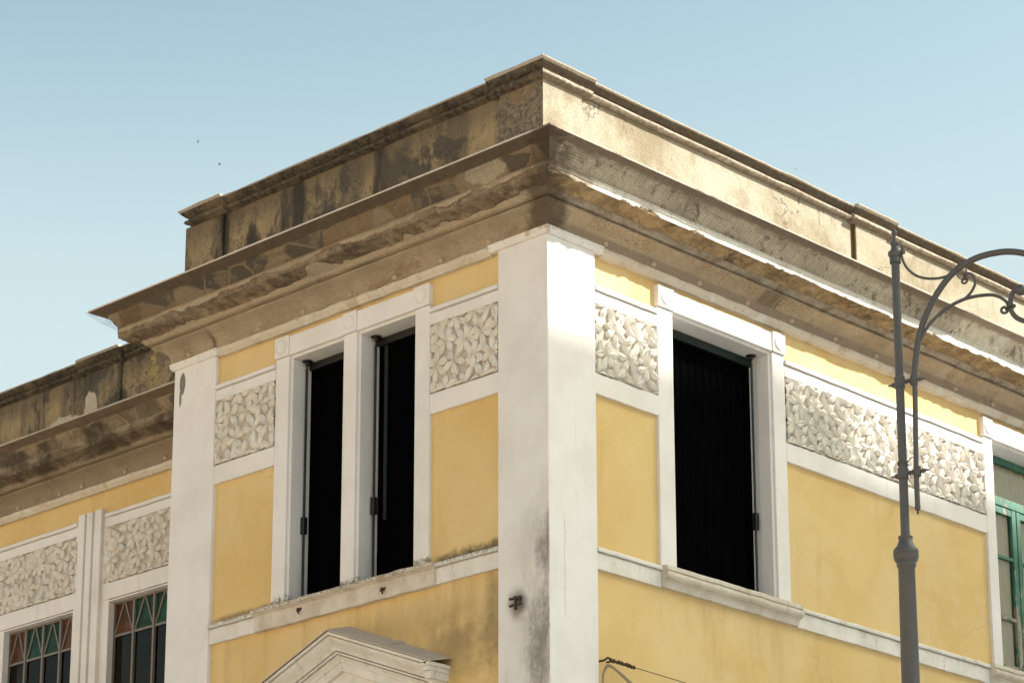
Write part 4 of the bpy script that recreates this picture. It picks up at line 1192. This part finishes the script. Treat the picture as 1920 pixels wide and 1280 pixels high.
net(FR, 0.0, 5.9, -1, 0, "debris_net", M['net'], "fine brown debris net stretched under the right-hand cornice edge, towards the lamp post", 0.0021, 0.0, 3.0, 0.018)
net(FL, 0.0, WY, -1, 1, "debris_net", M['netb'], "fine dark debris net stretched under the shaded left-hand cornice edge", 0.0017, 0.0, 6.0, 0.013)

# ------------------------------------------------------------------ street lamp
LB = Vector((-1.48, -5.0, 0.0))
LU = Vector((0.22, -0.976, 0)).normalized()
def LP(r, z, s=0.0): return LB + LU * r + Vector((-LU.y, LU.x, 0)) * s + Vector((0, 0, z))
lamp = empty("street_lamp", LB)
tag(lamp, "dark grey cast iron street lamp with a curled bracket arm", "street lamp")
def lbuild(mb, name, par=None):
    o = mb.build(name, M['iron'], par or lamp, smooth=True, angle=40)
    if (par or lamp) is lamp: o.matrix_parent_inverse = Matrix.Translation(-LB)
    return o
lean = -0.004
po = MB()
po.lathe(LB, [(0.19, 0), (0.19, 0.35), (0.15, 0.42), (0.14, 0.9), (0.16, 0.95), (0.11, 1.05), (0.088, 1.2), (0.068, 6.3), (0.062, 7.165), (0.066, 7.17)], 28)
po.lathe(LB, [(0.034, 7.36), (0.0325, 8.6), (0.0315, 9.585)], 22)
POST = lbuild(po, "post")
co = MB()
co.lathe(LB, [(0.064, 7.165), (0.070, 7.175), (0.074, 7.190), (0.072, 7.202), (0.086, 7.222), (0.094, 7.245), (0.095, 7.262), (0.092, 7.266), (0.095, 7.270), (0.094, 7.300), (0.086, 7.312),
               (0.072, 7.325), (0.056, 7.360), (0.050, 7.385), (0.055, 7.392), (0.056, 7.402), (0.050, 7.410), (0.035, 7.415)], 28)
lbuild(co, "collar")
fi = MB()
fi.lathe(LB, [(0.033, 9.575), (0.043, 9.578), (0.044, 9.620), (0.040, 9.626), (0.052, 9.640), (0.056, 9.655), (0.052, 9.670), (0.036, 9.682), (0.030, 9.690), (0.029, 9.715), (0.024, 9.720), (0.034, 9.730), (0.036, 9.740), (0.030, 9.752),
               (0.018, 9.760), (0.013, 9.785), (0.011, 9.800), (0.021, 9.812), (0.024, 9.828), (0.019, 9.842), (0.009, 9.850), (0.007, 9.862), (0.001, 9.868)], 20)
lbuild(fi, "finial")
ar = MB()
ARM = [(0.106, 7.64), (0.106, 7.9), (0.115, 8.3), (0.121, 8.55), (0.124, 8.68), (0.144, 8.83), (0.181, 8.986), (0.244, 9.132), (0.342, 9.284), (0.469, 9.408), (0.643, 9.483), (0.831, 9.494), (0.985, 9.462), (1.16, 9.378), (1.30, 9.255), (1.39, 9.11), (1.42, 8.95)]
path = smooth_path([LP(*q) for q in ARM], 8)
ar.tube(path, [0.020 if i < 30 else (0.0245 if i < 110 else 0.0225) for i in range(len(path))], 14)
lbuild(ar, "arm")
tip = MB(); tip.lathe(LP(0.106, 7.56), [(0.002, 0.0), (0.010, 0.015), (0.006, 0.028), (0.020, 0.04), (0.023, 0.06), (0.020, 0.08), (0.020, 0.10)], 14); lbuild(tip, "finial")
for z in (8.615, 7.895):
    st = MB()
    st.lathe(LP(0, z - 0.045), [(0.035, 0), (0.042, 0.004), (0.040, 0.03), (0.043, 0.085), (0.036, 0.09)], 20)
    st.lathe(LP(-0.095, z - 0.012), [(0.004, 0), (0.009, 0.012), (0.006, 0.022), (0.017, 0.032), (0.019, 0.05), (0.019, 0.06)], 12, LU)
    st.lathe(LP(0.035, z), [(0.022, 0), (0.013, 0.012), (0.021, 0.022), (0.013, 0.032), (0.021, 0.042), (0.016, 0.055)], 14, LU)
    st.lathe(LP(0.115, z - 0.04), [(0.021, 0), (0.029, 0.004), (0.028, 0.075), (0.021, 0.08)], 18)
    st.lathe(LP(0.135, z), [(0.020, 0), (0.012, 0.014), (0.021, 0.024), (0.012, 0.036), (0.015, 0.046), (0.006, 0.054), (0.009, 0.064), (0.001, 0.076)], 12, LU)
    lbuild(st, "bracket")
sc = MB()
SCR = [(0.052, 9.640), (0.060, 9.60), (0.069, 9.572), (0.101, 9.511), (0.163, 9.446), (0.248, 9.404), (0.356, 9.386), (0.464, 9.398), (0.530, 9.422)]
sc.tube(smooth_path([LP(*q) for q in SCR], 6), 0.0105, 9)
sc.lathe(LP(0.062, 9.645), [(0.018, 0), (0.022, 0.012), (0.020, 0.028), (0.011, 0.036), (0.013, 0.05), (0.010, 0.07), (0.002, 0.076)], 14)
sc.lathe(LP(0.03, 9.655), [(0.014, 0), (0.016, 0.02), (0.014, 0.035)], 12, LU)
lbuild(sc, "scroll")
def curl(c, r0, a0, turns, sgn, rt):
    n = 26
    return [LP(c[0] + r0 * (1 - 0.72 * i / n) * math.cos(a0 + sgn * turns * 2 * math.pi * i / n), c[1] + r0 * (1 - 0.72 * i / n) * math.sin(a0 + sgn * turns * 2 * math.pi * i / n)) for i in range(n + 1)]
s2 = MB()
S2 = [(0.142, 8.80), (0.165, 8.885), (0.200, 8.957), (0.275, 9.050), (0.408, 9.135), (0.56, 9.180), (0.729, 9.175), (0.812, 9.146), (0.868, 9.097), (0.885, 9.050)]
p2 = smooth_path([LP(*q) for q in S2], 6)
s2.tube(p2 + curl((0.853, 9.035), 0.035, 0.2, 1.15, -1, 0)[1:], [0.0105 + 0.003 * math.sin(math.pi * min(1, i / 60)) for i in range(len(p2) + 26)], 9)
S3 = [(0.530, 9.172), (0.575, 9.200), (0.612, 9.240), (0.634, 9.288), (0.630, 9.338), (0.595, 9.372), (0.556, 9.378)]
p3 = smooth_path([LP(*q) for q in S3], 6)
s2.tube(p3, 0.011, 9)
s2.tube([LP(0.545, 9.388)] + curl((0.548, 9.325), 0.030, 1.45, 1.2, -1, 0), 0.009, 9)
lbuild(s2, "scroll")
cl = MB()
ring = [LP(0.528 + 0.040 * math.cos(a) * 0.75, 9.405 + 0.062 * math.sin(a), 0.030 * math.cos(a)) for a in [2 * math.pi * i / 20 for i in range(21)]]
cl.tube(ring, 0.006, 7)
lbuild(cl, "clip")
hk = MB()
HK = [(0.985, 9.163), (0.951, 9.171), (0.921, 9.145), (0.905, 9.091), (0.906, 9.028), (0.928, 8.973), (0.976, 8.929), (1.048, 8.900), (1.172, 8.890), (1.278, 8.93), (1.36, 8.99), (1.42, 8.99)]
hk.tube(smooth_path([LP(*q) for q in HK], 6), 0.0195, 12)
hk.lathe(LP(0.985, 9.118), [(0.004, 0), (0.028, 0.012), (0.042, 0.034), (0.042, 0.052), (0.028, 0.078), (0.004, 0.088)], 18)
rg = [LP(0.905 + 0.031 * math.cos(a), 9.045 + 0.008 * math.cos(a), 0.031 * math.sin(a)) for a in [2 * math.pi * i / 20 for i in range(21)]]
hk.tube(rg, 0.0085, 7)
lbuild(hk, "hook")
ln_ = MB()
ln_.lathe(LP(1.42, 8.30), [(0.20, 0.0), (0.235, 0.02), (0.24, 0.06), (0.20, 0.16), (0.13, 0.30), (0.10, 0.42), (0.10, 0.55), (0.06, 0.60), (0.05, 0.68), (0.02, 0.70)], 26)
lbuild(ln_, "lantern_hood")
tw = MB()
for k in range(3):
    tw.tube([LP(0.037 * math.cos(a), 7.955 + 0.006 * k + 0.004 * a, 0.037 * math.sin(a)) for a in [2 * math.pi * i / 16 for i in range(17)]], 0.0045, 6)
tw.tube(smooth_path([LP(0.037, 7.975), LP(0.07, 8.01), LP(0.1, 8.005), LP(0.128, 8.015)], 5), 0.004, 6)
lbuild(tw, "wire_tie")
lamp.rotation_euler = (R(0.25), R(0.25), 0)      # leans a little
lamp.location = LB + Vector((-0.034, 0.035, 0))

# ------------------------------------------------------------------ cable, iron bracket, birds
cab = empty("overhead_cable", FR(0.72, 0.0, 7.70))
tag(cab, "thin stay wire and cable anchored to the yellow wall beside the white corner pilaster", "cable")
def cbuild(mb, name, m):
    o = mb.build(name, m, cab, smooth=True); o.matrix_parent_inverse = Matrix.Translation(-Vector(FR(0.72, 0.0, 7.70))); return o
hk_ = MB()
hk_.tube(smooth_path([FR(0.69, -0.06, 7.715), FR(0.70, 0.03, 7.715), FR(0.715, 0.06, 7.735), FR(0.74, 0.07, 7.725), FR(0.735, 0.065, 7.70), FR(0.71, 0.05, 7.695)], 5), 0.010, 7)
cbuild(hk_, "anchor_hook", M['rust'])
ins = MB(); rng = random.Random(5)
def wirep(u): return FR(u, 0.075 + 0.01 * (u - 0.7), 7.715 - 0.012 * math.sin((u - 0.7) * 0.25) - 0.03 * (u - 0.7))
pts, rr = [], []
for i in range(34):
    u = 0.73 + i * 0.01
    q = Vector(wirep(u)); pts.append(q + Vector((0, 0, 0.006 * math.sin(i * 1.7)))); rr.append(0.010 + 0.010 * abs(math.sin(i * 0.9)) * (1 if i % 11 < 8 else 0.3))
ins.tube(pts, rr, 8)
cbuild(ins, "insulator", M['rust'])
wi = MB(); wi.tube([wirep(1.05 + i * 0.4) for i in range(30)], 0.0042, 6)
cbuild(wi, "stay_wire", M['wire'])
for k, (dz, r) in enumerate(((0.0, 0.011), (-0.012, 0.008))):
    ck = MB()
    ck.tube(smooth_path([FR(0.685, 0.02, 7.0), FR(0.685, 0.025, 7.50), FR(0.70 + 0.01 * k, 0.04, 7.63), FR(0.74 + 0.02 * k, 0.055, 7.672 + dz), FR(0.86, 0.065, 7.63 + dz), FR(1.04, 0.07, 7.545 + dz * 1.6), FR(1.5, 0.07, 7.32 + dz), FR(2.6, 0.07, 7.0 + dz), FR(4.5, 0.07, 6.8 + dz), FR(7.0, 0.07, 6.85 + dz)], 8), r, 8)
    cbuild(ck, "cable_strand", M['cable'])

ib = MB()
zc_, yc_ = 8.20, 0.37
ib.tube([FL(yc_ - 0.02, -0.03, zc_ + 0.03), FL(yc_ - 0.005, 0.06, zc_ + 0.03)], 0.016, 8)
for dz in (0.035, -0.030):
    ib.box(FL, yc_ - 0.075, yc_ + 0.075, 0.045, 0.068, zc_ + dz - 0.011, zc_ + dz + 0.011)
ib.box(FL, yc_ - 0.012, yc_ + 0.014, 0.040, 0.062, zc_ - 0.075, zc_ + 0.055)
ib.tube([FL(yc_ - 0.05, 0.055, zc_ + 0.03), FL(yc_ - 0.055, 0.055, zc_ - 0.03)], 0.012, 7)
tag(ib.build("iron_bracket", M['rust'], bevel=0.003), "small rusty iron bracket fixed to the stained white corner pilaster", "bracket")

def bird(loc, rot, label, span=0.36, flap=0.25):
    b_ = MB()
    n = 9
    body = [Vector((0.11 - 0.22 * i / (n - 1), 0, 0)) for i in range(n)]
    b_.tube(body, [0.003, 0.014, 0.020, 0.023, 0.022, 0.018, 0.013, 0.009, 0.005], 8)
    for s in (-1, 1):
        vs, fs = [], []
        for i in range(8):
            t = i / 7
            yy = s * (0.012 + span / 2 * t); xx = 0.045 + 0.03 * math.sin(t * 2.2) - 0.11 * t * t; ch = 0.060 * (1 - t) ** 0.6 + 0.006
            zz = flap * span * 0.5 * math.sin(t * 1.8) * 0.5
            vs += [Vector((xx, yy, zz + 0.003)), Vector((xx - ch, yy, zz)), Vector((xx - ch * 0.4, yy, zz - 0.004))]
        for i in range(7):
            for k in range(3):
                fs.append((i * 3 + k, i * 3 + (k + 1) % 3, i * 3 + 3 + (k + 1) % 3, i * 3 + 3 + k))
        fs += [(0, 1, 2), (21, 23, 22)]
        b_.add(vs, fs)
    for s in (-1, 1):
        b_.add([Vector((-0.10, 0, 0.002)), Vector((-0.10, s * 0.012, 0.0)), Vector((-0.165, s * 0.028, 0.0)), Vector((-0.125, 0, -0.002))], [(0, 1, 2, 3)])
    o = b_.build("bird", M['bird'], smooth=True)
    o.location = loc; o.rotation_euler = rot
    return tag(o, label, "bird", "birds flying in the sky")
dirv = lambda v, d: CAM + (Vector(v) - CAM).normalized() * d
bird(dirv((74.2, 96.5, 67.9), 190), (0.5, 0.9, R(150)), "tiny dark bird, higher of the two gliding in the pale sky above the left wing")
bird(dirv((75.5, 96.1, 66.8), 190), (0.3, 0.6, R(120)), "tiny dark bird, lower of the two gliding in the pale sky above the left wing")
bird(dirv((98.4, 72.5, 66.5), 230), (0.2, -0.3, R(60)), "tiny dark bird just above the sunlit parapet on the right")

# ------------------------------------------------------------------ house across the street (its roofline shades the lower right facade)
H = empty("facing_house", (24, -17, 0))
tag(H, "tall pale grey house across the street from the lamp post", "building")
M['cream'] = mat_simple("pale_grey_render", (0.86, 0.84, 0.90), 0.9, 0, 0.12, 2, 0.3)
M['dwin'] = mat_simple("dark_shutters", (0.10, 0.13, 0.11), 0.6)
def hb(mb, name, m, bevel=0.0):
    o = mb.build(name, m, H, bevel=bevel); o.matrix_parent_inverse = Matrix.Translation(-Vector((24, -17, 0))); return o
hx0, hx1, hy0, hy1 = 13.0, 33.0, -27.0, -17.0
hm = MB(); hm.prism(lambda u, p, z: (u, p, z), [(hx0, -0.13), (hx0, 28.1), (19.6, 28.1), (19.6, 28.35), (21.7, 28.35), (21.7, 27.85), (22.6, 27.80), (23.4, 27.90), (24.2, 28.05), (hx1, 28.05), (hx1, -0.13)], hy0, hy1)
hb(hm, "body", M['cream'])
ch = MB(); ch.box(FI, 20.2, 21.2, -18.4, -17.4, 28.36, 29.0); hb(ch, "chimney", M['cream'], 0.03)
for fl in range(7):
    for k in range(5):
        wn_ = MB(); x0 = 15.0 + k * 3.6; z0 = 2.4 + fl * 3.5
        wn_.box(FI, x0, x0 + 1.3, hy1 + 0.005, hy1 + 0.06, z0, z0 + 2.1)
        hb(wn_, "window", M['dwin'], 0.01)

# ------------------------------------------------------------------ unseen ochre house, added to bounce warm light onto the left facade
O = empty("ochre_bounce_block", (-42, 12, 0))
tag(O, "long unseen ochre house across the square, added to bounce warm light onto the left facade", "building")
M['ochre'] = mat_simple("ochre_render", (0.54, 0.335, 0.15), 0.9, 0, 0.10, 2, 0.3)
def ob(mb, name, m, bevel=0.0):
    o = mb.build(name, m, O, bevel=bevel); o.matrix_parent_inverse = Matrix.Translation(-Vector((-42, 12, 0))); return o
om = MB(); om.box(FI, -54, -42, -12, 44, -0.13, 18.0); ob(om, "body", M['ochre'])
om = MB(); om.sweep(lambda u, p, z: (-42 + p, u, z), [(-0.2, 18.004), (0.10, 18.004), (0.40, 18.25), (0.45, 18.4), (-0.2, 18.4)], -12, 44, 2.0); ob(om, "roof_cornice", M['cream'])
for fl in range(4):
    for k in range(12):
        wn_ = MB(); y0 = -9.0 + k * 4.4; z0 = 1.8 + fl * 3.5
        wn_.box(FI, -41.995, -41.93, y0, y0 + 1.2, z0, z0 + 1.9)
        ob(wn_, "window", M['dwin'], 0.01)
